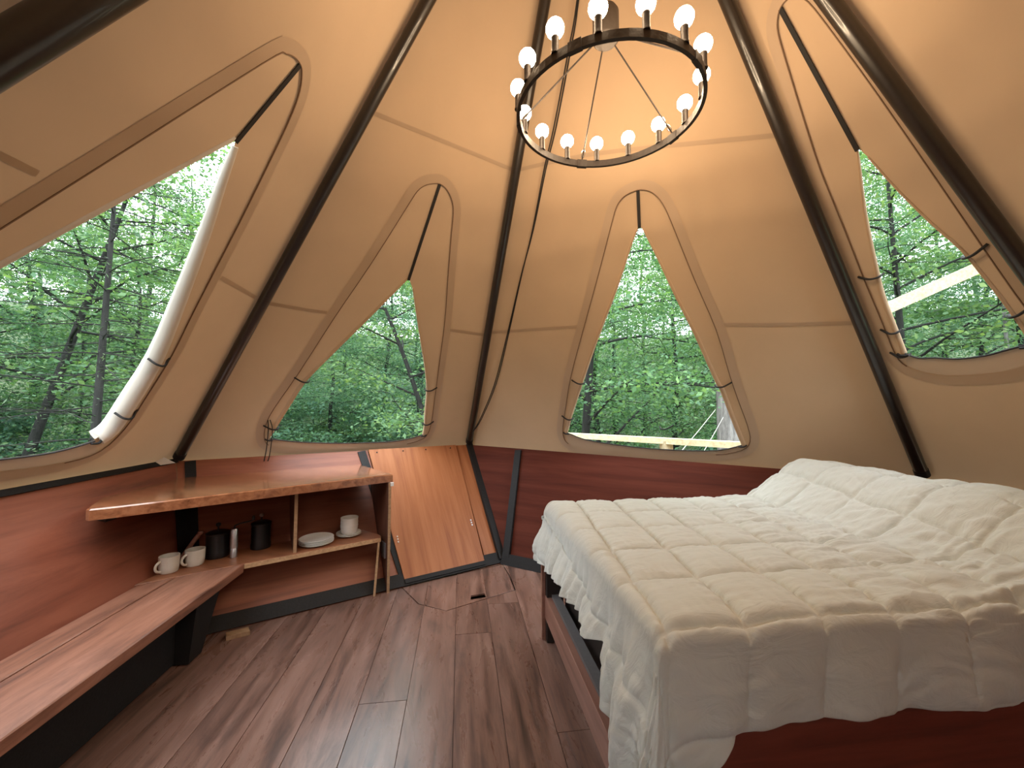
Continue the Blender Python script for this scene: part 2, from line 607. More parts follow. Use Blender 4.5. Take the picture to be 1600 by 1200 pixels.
# canvas cover ---------------------------------------------------------------
canvas_root = struct(empty('ceiling', (APEX.x, APEX.y, 0)))
planes = {}
for nm, (l, r) in PANELS.items():
    P = planes[nm] = Plane(l, r)
    W = WIN[nm]
    arch = W['arch_l'] + W['arch_b'] + W['arch_r']
    W['arch'] = smooth2(arch, 3)
    outline = [(0, -.03), (P.w, -.03), (P.w, 0), P.a, (0, 0)]
    vs, fs = fill(outline, [W['arch']])
    mb = MB()
    mb.add([P.p(u, v) for u, v in vs], fs)
    mb.build('canvas_panel', M_canvas, canvas_root)
for l, r in ((3, 4), (4, 7), (6, 5)):
    P = Plane(l, r)
    mb = MB()
    mb.add([P.p(0, -.03), P.p(P.w, -.03), P.p(P.w, 0), P.p(*P.a), P.p(0, 0)], [(0, 1, 2, 3, 4)])
    mb.build('canvas_panel', M_canvas, canvas_root)
# entrance side, behind the camera, with an unseen opening added for daylight fill
P = Plane(7, 6)
mb = MB()
h = -.02
t = h / P.a[1]
vs, fs = fill([(P.a[0] * t, h), (P.w + (P.a[0] - P.w) * t, h), P.a], [[(.60, .06), (1.05, .06), (1.05, 1.15), (.60, 1.15)]])
mb.add([P.p(u, v) for u, v in vs], fs)
mb.build('canvas_panel', M_canvas, canvas_root)


def strip(P, pts, w, n0, name, mat, parent, k=3):
    """a flat cloth strip along a 2D path on a panel"""
    Q = smooth2(pts, k, False)
    vs, fs = [], []
    for i, q in enumerate(Q):
        a, b = Vector(Q[max(i - 1, 0)]), Vector(Q[min(i + 1, len(Q) - 1)])
        d = (b - a).normalized()
        s = Vector((-d.y, d.x)) * w / 2
        vs += [P.p(q[0] + s.x, q[1] + s.y, n0), P.p(q[0] - s.x, q[1] - s.y, n0)]
    for i in range(len(Q) - 1):
        fs.append((2 * i, 2 * i + 1, 2 * i + 3, 2 * i + 2))
    mb = MB()
    mb.add(vs, fs)
    return mb.build(name, mat, parent, fix=False)


SEAMS = {'left': [[(.22, 1.262), (.34, 1.264), (.53, 1.275)], [(1.42, 1.262), (1.58, 1.26), (1.77, 1.255)]],
         'mid': [[(.47, 1.247), (.70, 1.232), (.84, 1.228)], [(1.70, 1.203), (1.85, 1.20), (2.05, 1.192)], [(.90, 2.415), (1.548, 2.404), (1.84, 2.397)]],
         'right': [[(.54, 1.11), (.93, 1.103), (1.32, 1.096)], [(2.20, 1.035), (2.48, 1.008), (2.88, .985)], [(1.05, 2.185), (1.55, 2.15), (2.10, 2.06), (2.50, 1.99)]]}
for nm, ss in SEAMS.items():
    for s in ss:
        strip(planes[nm], s, .022, .0025, 'seam', M_seam, canvas_root)
# rolled hem at the foot of the canvas, in front of the wall tops
for nm in ('mid', 'right', 'head'):
    P = planes[nm]
    mb = MB()
    z0 = -.012 if nm != 'head' else -.02
    mb.tube([P.p(.06, -.004, .03), P.p(P.w * .5, -.012, .03), P.p(P.w - .06, -.004, .03)], .011, 8)
    mb.build('hem', M_canvas2, canvas_root, smooth=True)
# loose corner of canvas sticking up at a pole foot
mb = MB()
q = T[0] + V3(.06, -.10, .0)
mb.prism([q, q + V3(-.10, -.13, -.01), q + V3(-.03, -.06, .045)], V3(.003, -.003, 0))
mb.build('canvas_tab', M_canvas_lit, canvas_root)

# windows ---------------------------------------------------------------------
for wi, nm in enumerate(('left', 'mid', 'right', 'head')):
    P, W = planes[nm], WIN[nm]
    wroot = struct(empty('window_%d' % (wi + 1), P.p(W['open_b'][2][0], W['open_b'][2][1])))
    arch = W['arch']
    # double cloth round the opening
    outer = offset_poly(arch, .052)
    n = len(arch)
    mb = MB()
    mb.add([P.p(u, v, .0045) for u, v in arch] + [P.p(u, v, .0045) for u, v in outer],
           [(i, (i + 1) % n, n + (i + 1) % n, n + i) for i in range(n)])
    mb.build('reinforcement_band', M_canvas2, wroot, fix=False)
    nl, nb_ = len(W['arch_l']), len(W['arch_b'])
    al = arch[0:3 * (nl - 1) + 1]
    ar = arch[3 * (nl + nb_ - 1):] + [arch[0]]
    big = offset_poly(arch, .014)
    bl = big[0:3 * (nl - 1) + 1]
    bb_ = big[3 * (nl - 1):3 * (nl + nb_) + 1]
    br_ = big[3 * (nl + nb_):] + [big[0]]
    # zipper lines up both sides
    for side in (al, ar):
        mb = MB()
        mb.tube([P.p(u, v, .006) for u, v in side], .0026, 5)
        mb.build('zipper', M_zip, wroot, smooth=True)
    # the two cloth flaps, drawn aside
    ol = smooth2(W['open_l'], 3, False)
    orr = smooth2([W['open_b'][-1]] + W['open_r'], 3, False)
    top = W['arch_l'][0]
    apex2 = W['open_l'][0]
    for poly, nn in ((bl + ol[::-1], -.004), (br_ + [apex2] + orr[::-1], -.005)):
        vs, fs = fill(poly)
        mb = MB()
        mb.add([P.p(u, v, nn) for u, v in vs], fs)
        mb.build('flap', M_canvas, wroot)
    # cloth under the opening
    ob = smooth2([W['open_l'][-1]] + W['open_b'], 3, False)
    vs, fs = fill(bb_ + ob[::-1])
    mb = MB()
    mb.add([P.p(u, v, -.003) for u, v in vs], fs)
    mb.build('window_sill', M_canvas2, wroot)
    mb = MB()
    mb.tube([P.p(u, v, .004) for u, v in ob], .0042, 6)
    mb.build('sill_binding', M_binding, wroot, smooth=True)
    # rolled edges of the flaps
    for side, (r0, r1) in ((ol, W['roll_l']), (orr[::-1], W['roll_r'])):
        m_ = len(side)
        rad = [r0 + (r1 - r0) * min(1, (i / (m_ - 1)) * 1.5) for i in range(m_)]
        mb = MB()
        sgn = -1 if side is ol else 1
        mb.tube([P.p(u + sgn * rad[i] * .8, v, -.5 * rad[i]) for i, (u, v) in enumerate(side)], rad, 10)
        mb.build('flap_roll', M_canvas_lit if nm == 'left' else M_canvas, wroot, smooth=True)
    # black strap from the top of the arch to where the flaps part
    mb = MB()
    d2 = (Vector(apex2) - Vector(top)).normalized()
    s2 = Vector((-d2.y, d2.x)) * .009
    a, b_ = Vector(top), Vector(apex2) + d2 * .012
    mb.prism([P.p(*(a + s2), .002), P.p(*(a - s2), .002), P.p(*(b_ - s2), .002), P.p(*(b_ + s2), .002)], P.N * .005)
    mb.build('zip_strap', M_binding, wroot)
    # toggle loops that hold the rolls
    for side, vv, rr in ((W['open_l'], W['ties_l'], W['roll_l']), (W['open_r'], W['ties_r'], W['roll_r'])):
        archs = W['arch_l'] if side is W['open_l'] else W['arch_r']
        for v in vv:
            def at(path, v):
                for (u0, v0), (u1, v1) in zip(path[:-1], path[1:]):
                    if min(v0, v1) <= v <= max(v0, v1) and abs(v1 - v0) > 1e-6:
                        return u0 + (u1 - u0) * (v - v0) / (v1 - v0)
                return path[-1][0]
            uo, ua = at(side, v), at(archs, v)
            if abs(ua - uo) > .07:
                ua = uo + math.copysign(.07, ua - uo)
            s = 1 if ua > uo else -1
            mb = MB()
            rr1 = rr[1]
            pts = [P.p(uo - s * .012, v - .012, -.012), P.p(uo, v - .015, rr1 * .6 + .006), P.p((uo + ua) / 2, v - .010, rr1 * .7 + .012),
                   P.p(ua + s * .004, v + .008, .012), P.p(ua + s * .018, v + .016, .006)]
            mb.tube(smooth_path(pts, 4), .0056, 6)
            mb.build('tie', M_binding, wroot, smooth=True)
    # tie at both lower corners
    for c in (W['open_l'][-1], W['open_b'][-1]):
        mb = MB()
        s = -1 if c is W['open_l'][-1] else 1
        mb.tube(smooth_path([P.p(c[0] - s * .02, c[1] - .008, .012), P.p(c[0] + s * .01, c[1] - .004, .018), P.p(c[0] + s * .03, c[1] + .004, .008)], 4), .006, 6)
        mb.build('tie', M_binding, wroot, smooth=True)
    if nm == 'mid':
        # a cord hanging in a loop over the sill
        mb = MB()
        for du in (0, .026):
            pts = [P.p(.545 + du * .5, .35, .012), P.p(.55 + du, .27, .03), P.p(.545 + du, .12, .055), P.p(.535 + du, .03, .075), P.p(.53 + du * .7, -.005, .08)]
            mb.tube(smooth_path(pts, 5), .0035, 6)
        mb.build('tie_cord', M_binding, wroot, smooth=True)
    # thin clear window sheet behind the flaps is zipped away: nothing hangs in the openings

# ------------------------------------------------------------------ knee walls
NM = (F[1] - F[0]).cross(T[0] - F[0]).normalized()
if NM.z < 0:
    NM = -NM        # inward (leans back, faces up and into the room)


def wall_frame(l, r):
    n = (F[r] - F[l]).cross(T[l] - F[l]).normalized()
    c = Vector((APEX.x, APEX.y, .5))
    if n.dot(c - F[l]) < 0:
        n = -n
    return n


def grain(along, n):
    along, n = V3(along).normalized(), V3(n).normalized()
    return Matrix((along.cross(n), along, n))


M_red_left = wood('red_panel_left', (.225, .066, .036), (.275, .086, .048), (.120, .034, .020), frame=grain((0, 1, 0), wall_frame(5, 0)), rough=.42, along=1.0, across=13, knots=.45, rnd=.03)
dM = (F[1] - F[0]).normalized()
M_red_mid = wood('red_panel_middle', (.235, .070, .034), (.290, .094, .046), (.150, .043, .023), frame=grain(dM, NM), rough=.44, along=1.0, across=16, knots=.22, rnd=.03)
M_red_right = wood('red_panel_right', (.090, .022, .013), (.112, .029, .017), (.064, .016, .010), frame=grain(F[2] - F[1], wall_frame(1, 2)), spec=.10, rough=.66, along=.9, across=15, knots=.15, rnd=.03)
M_door = wood('door_panel', (.350, .125, .046), (.395, .148, .058), (.260, .084, .032), frame=grain(NM.cross(dM), NM), spec=.3, rough=.5, along=1.2, across=24, knots=.20, rnd=.03)


def slab(poly, n, t, name, mat, parent, bev=.0015):
    return MB().prism(poly, -n * t, bev).build(name, mat, parent)


def stud(p, q, n, w, name, parent, proud=.012, mat=None, t=.03):
    p, q = V3(p), V3(q)
    d = (q - p).normalized()
    s = d.cross(n).normalized()
    mb = MB()
    c = (p + q) / 2 + n * (proud - t / 2)
    mb.box(c, (d, s, n), ((q - p).length / 2, w / 2, t / 2))
    return mb.build(name, mat or M_black, parent)


# left wall
wl = struct(empty('wall_left', F[0]))
nL = wall_frame(5, 0)
slab([F[5], F[0], T[0], T[5]], nL, .014, 'panel', M_red_left, wl)
stud(lerp(T[5], T[0], -.05), T[0], nL, .030, 'top_rail', wl, .012)
stud(F[5] + V3(0, 0, .035), F[0] + V3(0, 0, .035), nL, .09, 'base_plate', wl, .014)
slab([F[5] + nL * .006, F[0] + nL * .006, lerp(F[0], T[0], .34) + nL * .006, lerp(F[5], T[5], .34) + nL * .006], nL, .004, 'lower_shade_panel', M_black, wl)  # black sheet paints the under-bench shade onto the wall
stud(F[0], lerp(F[0], T[0], .82), (nL + NM).normalized(), .06, 'corner_post', wl, .03, t=.05)

# middle wall: panel, studs, the hatch door and the strip beside it
wm = struct(empty('wall_middle', F[1]))


def MW(s, z):
    """point on the middle wall: s metres along from its left floor corner, at height z"""
    d = (F[1] - F[0]).normalized()
    up = T[0] - F[0]
    perp = up - d * up.dot(d)
    return F[0] + d * s + perp * (z / .8865)


def onM(p):
    """wall coordinates of a point near the middle wall"""
    d = (F[1] - F[0]).normalized()
    up = T[0] - F[0]
    perp = up - d * up.dot(d)
    v = V3(p) - F[0]
    return v.dot(d), v.dot(perp) / perp.length_squared * .8865


LM = (F[1] - F[0]).length
s0T = onM(T[0])[0]
s1T = onM(T[1])[0]
dA, dB = onM((-.773, 3.539, .889)), onM((-.380, 2.951, .016))
dC, dD = onM((.196, 3.223, .016)), onM((-.043, 3.862, .863))
hT = .8865
door_l = (MW(dB[0], .03), MW(dA[0], hT - .004))
door_r = (MW(dC[0], .03), MW(dD[0], hT - .004))
slab([MW(0, 0), MW(dB[0] - .012, 0), MW(dA[0] - .012, hT), MW(s0T, hT)], NM, .014, 'panel', M_red_mid, wm)
g = .004
slab([MW(dC[0] + g + .012, 0), MW(LM, 0), MW(s1T, hT), MW(dD[0] + g, hT)], NM, .014, 'panel', M_door, wm)
slab([MW(dB[0] - .012 + g, 0), MW(dB[0] - g, 0.0), MW(dA[0] - g, hT), MW(dA[0] - .012 + g - .05, hT)], NM, .014, 'panel', M_red_mid, wm)
stud(MW(0, .035), MW(LM, .035), NM, .085, 'base_plate', wm, .016)
sA, sB = onM((-.820, 3.507, .877)), onM((-.683, 3.269, .536))
stud(MW(sA[0] + .16, .07), MW(sA[0] + .0, hT - .01), NM, .062, 'stud', wm, .010, M_black)
sA = onM((-1.836, 3.034, .885))
sB = onM((-1.795, 2.965, .785))
stud(MW(.02, .07), MW(sA[0] + .0, hT - .01), NM, .060, 'stud', wm, .010)
stud(MW(LM, 0.02), MW(s1T, hT), NM, .055, 'corner_post', wm, .034, t=.05)
# black backing behind the gaps
slab([MW(0, 0) - NM * .02, MW(LM, 0) - NM * .02, MW(s1T, hT) - NM * .02, MW(s0T, hT) - NM * .02], NM, .01, 'backing', M_void, wm)

door = struct(empty('door_1', MW((dB[0] + dC[0]) / 2, 0)))
slab([door_l[0] + NM * .018, door_r[0] + NM * .018, door_r[1] + NM * .018, door_l[1] + NM * .018], NM, .017, 'door_leaf', M_door, door, .002)
for px_ in (.08, .36, .62, .92):
    c = lerp(door_l[1], door_r[1], px_) - NM.cross((F[1] - F[0]).normalized()) * 0 + (MW(0, .86) - MW(0, .8865)) + NM * .019
    MB().tube([c - NM * .002, c + NM * .003], .006, 10).build('screw', M_black, door)
for s, z in ((onM((-.472, 3.122, .259))[0] + .012, .259), (onM((.10, 3.413, .282))[0] - .012, .282)):
    mb = MB()
    for k in (-.016, 0.0, .016):
        c = MW(s, z + k) + NM * .018
        mb.tube([c, c + NM * .008], .006, 8)
    mb.build('latch', M_steel, door, smooth=True)
stud(door_l[0] + NM * .02 + V3(0, 0, -.012), door_r[0] + NM * .02 + V3(0, 0, -.012), NM, .03, 'door_sweep', door, .012, M_black, .02)

# right wall and the wall at the bed head
wr = struct(empty('wall_right', F[1]))
nR = wall_frame(1, 2)
nR3 = (T[2] - F[1]).cross(T[1] - F[1]).normalized()
nR3 = nR3 if nR3.dot(Vector((0, -1, 0))) > 0 else -nR3
slab([F[1], F[2], T[2], T[1]], nR3, .014, 'panel', M_red_right, wr)
up = T[1] - F[1]
dR = (F[2] - F[1]).normalized()
perp = up - dR * up.dot(dR)
stud(F[1] + dR * .035 + V3(0, 0, .05), V3(.520, 3.592, .862), nR3, .058, 'stud', wr, .014)
stud(F[1] + V3(0, 0, .035), F[2] + V3(0, 0, .035), nR3, .085, 'base_plate', wr, .016)
stud(F[2], T[2], nR3, .06, 'corner_post', wr, .03, t=.05)
wh = struct(empty('wall_head', F[2]))
nH = wall_frame(2, 3)
slab([F[2], F[3], T[3], T[2]], nH, .014, 'panel', M_red_right, wh)
stud(F[2] + V3(0, 0, .035), F[3] + V3(0, 0, .035), nH, .085, 'base_plate', wh, .016)
for nm, l, r in (('wall_near_right', 3, 4), ('wall_rear', 4, 7), ('wall_near_left', 6, 5), ('wall_entrance', 7, 6)):
    w_ = struct(empty(nm, F[l]))
    n_ = wall_frame(l, r)
    slab([F[l], F[r], T[r], T[l]], n_, .014, 'panel', M_red_left, w_)

# ------------------------------------------------------------------ tent poles
POLE_LABELS = {5: 'thick black tent pole cutting the upper left corner of the room',
               0: 'black tent pole rising between the left and the middle-left window, foot at the counter',
               1: 'black tent pole with the hanging cord, rising from the wall corner behind the bed foot',
               2: 'black tent pole whose foot is hidden behind the pillow end of the bed',
               3: 'black tent pole at the far right, beside the window with the timber beam'}
for k in (5, 0, 1, 2, 3):
    inn = Vector((APEX.x - T[k].x, APEX.y - T[k].y, 0)).normalized() * (.032 if k == 5 else .008)
    a, b_ = T[k] + inn, APEX + inn
    d = (b_ - a).normalized()
    root = tag(empty('tent_pole', a), POLE_LABELS[k], 'pole', 'tent poles')
    mb = MB()
    p0, p1 = a + d * .05, b_ - d * .25
    mb.tube([p0, lerp(p0, p1, .33), lerp(p0, p1, .66), p1], .046 if k == 5 else .031, 20)
    mb.build('shaft', M_pole, root, smooth=True)
    mb = MB()
    mb.tube([a + d * .035, a + d * .075], .050 if k == 5 else .034, 20)
    mb.build('foot_sleeve', M_black, root, smooth=True)

# ------------------------------------------------------------------ floor
floor_root = struct(empty('floor', (0, 1.4, 0)))
mb = MB()
mb.prism([F[k] + V3(0, 0, -.030) for k in ORDER], V3(0, 0, -.042))
mb.build('subfloor', M_void, floor_root)


def clip(poly, a, b, keep):
    """part of a convex 2D polygon on one side of the line a-b"""
    out = []
    n = len(poly)
    f = lambda p: ((b[0] - a[0]) * (p[1] - a[1]) - (b[1] - a[1]) * (p[0] - a[0])) * keep
    for i in range(n):
        p, q = poly[i], poly[(i + 1) % n]
        fp, fq = f(p), f(q)
        if fp >= 0:
            out.append(p)
        if (fp > 0) != (fq > 0) and abs(fp - fq) > 1e-12:
            t = fp / (fp - fq)
            out.append((p[0] + (q[0] - p[0]) * t, p[1] + (q[1] - p[1]) * t))
    res = []
    for p in out:
        if not res or math.hypot(p[0] - res[-1][0], p[1] - res[-1][1]) > 1e-4:
            res.append(p)
    return res if len(res) > 2 else []


def parea(p):
    return abs(sum(p[i][0] * p[(i + 1) % len(p)][1] - p[(i + 1) % len(p)][0] * p[i][1] for i in range(len(p)))) / 2


FP = [(F[k].x, F[k].y) for k in ORDER]
area = sum(FP[i][0] * FP[(i + 1) % 8][1] - FP[(i + 1) % 8][0] * FP[i][1] for i in range(8))
fsign = 1 if area > 0 else -1
HATCH = [(-.407, 2.945), (-.259, 2.676), (-.079, 2.564), (.385, 2.791), (.374, 3.03), (.345, 3.255), (.10, 3.155)]
hsign = 1 if sum(HATCH[i][0] * HATCH[(i + 1) % 7][1] - HATCH[(i + 1) % 7][0] * HATCH[i][1] for i in range(7)) > 0 else -1
SLOT = [(.073, 2.693), (.178, 2.715), (.169, 2.771), (.078, 2.752)]


def split_convex(poly, hole, sg):
    """poly minus a convex hole -> outside pieces, inside piece"""
    outs, rest = [], poly
    n = len(hole)
    for i in range(n):
        a, b = hole[i], hole[(i + 1) % n]
        o_ = clip(rest, a, b, -sg)
        if o_ and parea(o_) > 2e-5:
            outs.append(o_)
        rest = clip(rest, a, b, sg)
        if not rest:
            break
    return outs, rest


def plank_piece(polys, name, parent, mat):
    mb = MB()
    for pl in polys:
        mb.prism([(x, y, 0) for x, y in pl], V3(0, 0, -.010), .0009 if len(polys) == 1 else 0)
    return mb.build(name, mat, parent)


hatch_root = MB()
PW = .199
X0 = -.019 - PW * 9
rng = random.Random(4)
# end joints seen in the photograph: column -> y of the joints
JOINTS = {5: [1.20], 6: [], 7: [1.83], 8: [], 9: [2.30, 1.02], 10: [2.62], 11: [1.58]}
ncol = 24
hatch_planks = []
for c in range(ncol):
    xa, xb = X0 + PW * c, X0 + PW * (c + 1)
    cuts = sorted([-2.2] + (JOINTS[c] if c in JOINTS else [rng.uniform(-.2, 1.4)]) + [rng.uniform(-1.6, -.6)] + [4.2])
    for ya, yb in zip(cuts[:-1], cuts[1:]):
        g = .0009
        poly = [(xa + g, ya + g), (xb - g, ya + g), (xb - g, yb - g), (xa + g, yb - g)]
        for i in range(8):
            poly = clip(poly, FP[i], FP[(i + 1) % 8], fsign)
            if not poly:
                break
        if not poly or parea(poly) < .002:
            continue
        outs, inside = split_convex(poly, HATCH, hsign)
        if outs:
            plank_piece(outs if inside else [poly], 'plank', floor_root, M_floor)
        if inside and parea(inside) > .0005:
            hatch_planks.append(inside)
# the lift-out hatch: its planks stand in from the cut
hb = offset_poly(HATCH, -.008)
hatch = []
for pl in hatch_planks:
    q = pl
    for i in range(7):
        q = clip(q, hb[i], hb[(i + 1) % 7], hsign)
        if not q:
            break
    if not q:
        continue
    outs, inside = split_convex(q, SLOT, 1)
    polys = outs if inside and parea(inside) > 1e-5 else [q]
    plank_piece(polys, 'hatch_plank', floor_root, M_floor)
mb = MB()
mb.prism([(x, y, -.028) for x, y in SLOT], V3(0, 0, -.002))
mb.build('finger_hole', M_void, floor_root)
# ------------------------------------------------------------------ bench along the left wall
bench = tag(empty('bench', (-1.42, 1.6, 0)), 'long low wooden bench of two boards along the left wall', 'bench')
zb = .36
sl = .36 / .8865
xw = -1.4434 - .4633 * sl


def midline(z, inset=0.0):
    """two points on the middle wall at height z"""
    a, b_ = MW(-.4, z) + NM * inset, MW(2.0, z) + NM * inset
    return (a.x, a.y), (b_.x, b_.y)


def board(poly2, ztop, th, name, mat, parent, bev=.004):
    return MB().prism([(x, y, ztop) for x, y in poly2], V3(0, 0, -th), bev).build(name, mat, parent)


ma, mbb = midline(zb, .03)
ytop = lambda x: ma[1] + (mbb[1] - ma[1]) * (x - ma[0]) / (mbb[0] - ma[0])
board([(-1.474, 1.0), (-1.215, 1.0), (-1.215, 2.505), (-1.474, 2.364)], zb, .045, 'board', M_bench, bench)
board([(xw + .032, 1.0), (-1.483, 1.0), (-1.483, 2.358), (xw + .032, 2.275)], zb, .045, 'board', M_bench, bench)
# black panel painting the shade under the bench, then the bench bracket
mb = MB()
mb.box((-1.385, 1.62, .16), ((1, 0, 0), (0, 1, 0), (0, 0, 1)), (.02, .58, .15))
mb.build('under_bench_shade', M_black, bench)
mb = MB()
mb.prism([(-1.30, 2.20, .004), (-1.30, 2.30, .004), (-1.25, 2.36, .314), (-1.27, 2.20, .314)], V3(-.10, 0, 0))
mb.build('bracket', M_black, bench)
for k, (y, z) in enumerate(((2.25, .22), (2.26, .12), (2.29, .26))):
    MB().tube([(-1.298, y, z), (-1.292, y, z)], .012, 10).build('bolt', M_dark, bench)

# ------------------------------------------------------------------ counter with its shelves
cab = tag(empty('counter', (-.9, 2.85, 0)), 'wooden corner counter with open shelves, against the middle wall above the bench end', 'counter')
zt = .785
fT = zt / .8865
cor = lerp(F[0], T[0], fT) + V3(.024, -.012, 0)
br = MW(onM((-.82, 3.44, .77))[0], zt) + NM * .018
M_top_poly = [(-.463, 2.895), (-.60, 2.808), (-1.60, 2.125), (-1.675, 2.085), (-1.70, 2.10), (cor.x - .0, 2.34), (cor.x, cor.y), (br.x, br.y)]
board(M_top_poly, zt, .052, 'countertop', M_counter, cab, .006)
# shelf at bench height
sr = MW(onM((-.55, 2.95, .3))[0], zb) + NM * .018
ma, mbb = midline(zb, .02)
ym = lambda x: ma[1] + (mbb[1] - ma[1]) * (x - ma[0]) / (mbb[0] - ma[0])
c0 = lerp(F[0], T[0], zb / .8865) + V3(.03, 0, 0)
board([(-1.215, 2.515), (-.535, 2.892), (-.56, 2.96), (-.70, ym(-.70)), (c0.x + .02, ym(c0.x + .02)), (xw + .016, 2.285), (-1.484, 2.366)], zb - .0005, .03, 'shelf', M_shelf, cab, .003)
MB().bar((-1.215, 2.513, zb - .016), (-.535, 2.890, zb - .016), .004, .026).build('shelf_edge', M_ply, cab)
nh = Vector((NM.x, NM.y, 0)).normalized()


def upright(px_, py_, z0, z1, th, name, mat, lean=0.0, back=.02):
    """a board standing square to the middle wall, its back edge cut to the leaning wall"""
    d = (F[1] - F[0]).normalized()
    p0 = V3(px_, py_, z0)
    s, _ = onM(p0)
    b0 = MW(s, z0) + NM * back
    b1 = MW(s, z1) + NM * back
    f0 = V3(px_, py_, z0)
    f1 = V3(px_, py_, z1) - nh * lean
    if (b0 - f0).dot(nh) > -.02:
        b0 = f0 - nh * .02
    mb = MB()
    mb.prism([f0 - d * th / 2, b0 - d * th / 2, b1 - d * th / 2, f1 - d * th / 2], d * th)
    return mb.build(name, mat, cab)


upright(-.475, 2.862, .002, zt - .052, .018, 'side_panel', M_cabpanel)
upright(-1.000, 2.660, zb, zt - .052, .018, 'divider', M_cabpanel)
# pale front edges
MB().box((-.475, 2.858, .366), ((.904, .427, 0), (-.427, .904, 0), (0, 0, 1)), (.009, .002, .366)).build('side_edge', M_ply, cab)
MB().box((-1.0, 2.655, .545), ((.904, .427, 0), (-.427, .904, 0), (0, 0, 1)), (.009, .003, .187)).build('divider_edge', M_ply, cab)
mb = MB()
d = (F[1] - F[0]).normalized()
q0, q1 = V3(-.562, 2.808, .002), V3(-.553, 2.88, zb - .03)
mb.prism([q0, q0 + V3(-.01, .05, 0), q1 + V3(-.02, .16, 0), q1], d * .014)
mb.build('brace', M_ply, cab)
# black bracket under the free end of the top
mb = MB()
mb.prism([(-1.66, 2.16, zt - .052), (-1.66, 2.24, zt - .052), (-1.68, 2.24, zt - .085), (-1.68, 2.18, zt - .085)], V3(-.10, .06, 0))
mb.build('bracket', M_black, cab)
mb = MB()
mb.box((-.515, 2.93, .265), ((.904, .427, 0), (-.427, .904, 0), (0, 0, 1)), (.012, .035, .05))
mb.build('outlet_box', M_grey, cab)
mb = MB()
mb.box((-.462, 2.862, zt - .062), ((.904, .427, 0), (-.427, .904, 0), (0, 0, 1)), (.010, .008, .012))
mb.build('hook', M_white, cab)

# ------------------------------------------------------------------ crockery and coffee things
ZS = zb + .0005


def mug(x, y, h, r, handle_ang, label):
    root = tag(empty('mug', (x, y, ZS)), label, 'mug', 'mugs at the end of the bench')
    o = V3(x, y, ZS)
    prof = [(0, 0), (r * .80, 0), (r * .90, .006), (r * .97, h * .35), (r, h * .9), (r, h), (r * .9, h), (r * .88, h * .5), (r * .8, .012), (0, .010)]
    MB().lathe(prof, o, 24).build('cup', M_ceramic, root, smooth=True)
    ca, sa = math.cos(handle_ang), math.sin(handle_ang)
    pts = []
    for k in range(9):
        t = -math.pi / 2 + math.pi * k / 8
        rr = r * .95 + .026 * math.cos(t)
        pts.append(o + V3(ca * rr, sa * rr, h * .48 + h * .30 * math.sin(t)))
    MB().tube(pts, .0065, 8).build('handle', M_ceramic, root, smooth=True)
    return root


mug(-1.560, 2.44, .088, .046, R(-110), 'cream mug nearest the left wall, first of the two on the bench end')
mug(-1.485, 2.53, .088, .047, R(-115), 'cream mug with a wooden stick standing behind it, second from the left wall')
# wooden handle leaning behind the second mug
pest = tag(empty('wooden_stick', (-1.54, 2.63, ZS)), 'reddish wooden stick with rounded end leaning behind the second mug', 'stick')
MB().tube([(-1.60, 2.60, ZS + .013), (-1.565, 2.622, ZS + .08), (-1.535, 2.642, ZS + .135)], [.012, .012, .013], 12).build('shaft', M_rail, pest, smooth=True)
MB().lathe([(0, -.014), (.010, -.010), (.015, 0), (.012, .010), (0, .014)], (-1.530, 2.645, ZS + .143), 12).build('knob', M_rail, pest, smooth=True)


def press(x, y, h, r, label, name, knob):
    root = tag(empty(name, (x, y, ZS)), label, 'pot')
    o = V3(x, y, ZS)
    MB().lathe([(0, 0), (r, 0), (r * 1.02, .01), (r * 1.02, .03), (r * .97, .04), (r * .97, h * .88), (r * 1.03, h * .90), (r * 1.03, h * .94), (0, h * .94)], o, 24).build('body', M_glassblack, root, smooth=True)
    MB().lathe([(0, h * .94), (r * 1.0, h * .945), (r * .8, h * .985), (r * .2, h), (.004, h), (.004, h + .03), (0, h + .03)], o, 24).build('lid', M_glassblack, root, smooth=True)
    MB().lathe([(0, h + .024), (.010, h + .027), (.014, h + .036), (.010, h + .045), (0, h + .048)], o, 14).build('knob', knob, root, smooth=True)
    pts = [o + V3(-.2 * r, r * 1.0, h * .8), o + V3(-.1 * r, r + .045, h * .78), o + V3(0, r + .05, h * .4), o + V3(-.2 * r, r, h * .18)]
    MB().tube(smooth_path(pts, 4), .007, 8).build('handle', M_glassblack, root, smooth=True)
    return root


press(-1.437, 2.655, .150, .060, 'matt black pot with lid between the second mug and the steel grinder', 'coffee_pot', M_black)
press(-1.255, 2.785, .165, .056, 'black coffee press with a steel knob, to the right of the hand grinder', 'coffee_press', M_steel)

gr = tag(empty('hand_grinder', (-1.333, 2.628, ZS)), 'slim brushed steel hand coffee grinder with black crank arm', 'grinder')
o = V3(-1.333, 2.628, ZS)
MB().lathe([(0, 0), (.0185, 0), (.0185, .052), (.017, .054)], o, 18).build('catch_cup', M_steel, gr, smooth=True)
MB().lathe([(.017, .054), (.0195, .056), (.0195, .160), (.016, .166), (0, .166)], o, 18).build('body', M_steel, gr, smooth=True)
MB().tube([o + V3(0, 0, .166), o + V3(0, 0, .182), o + V3(.02, .02, .190), o + V3(.075, .052, .196)], [.004, .004, .0045, .004], 8).build('crank', M_black, gr, smooth=True)
MB().lathe([(0, .196), (.006, .196), (.009, .214), (.006, .224), (0, .226)], o + V3(.078, .054, 0), 12).build('crank_knob', M_black, gr, smooth=True)


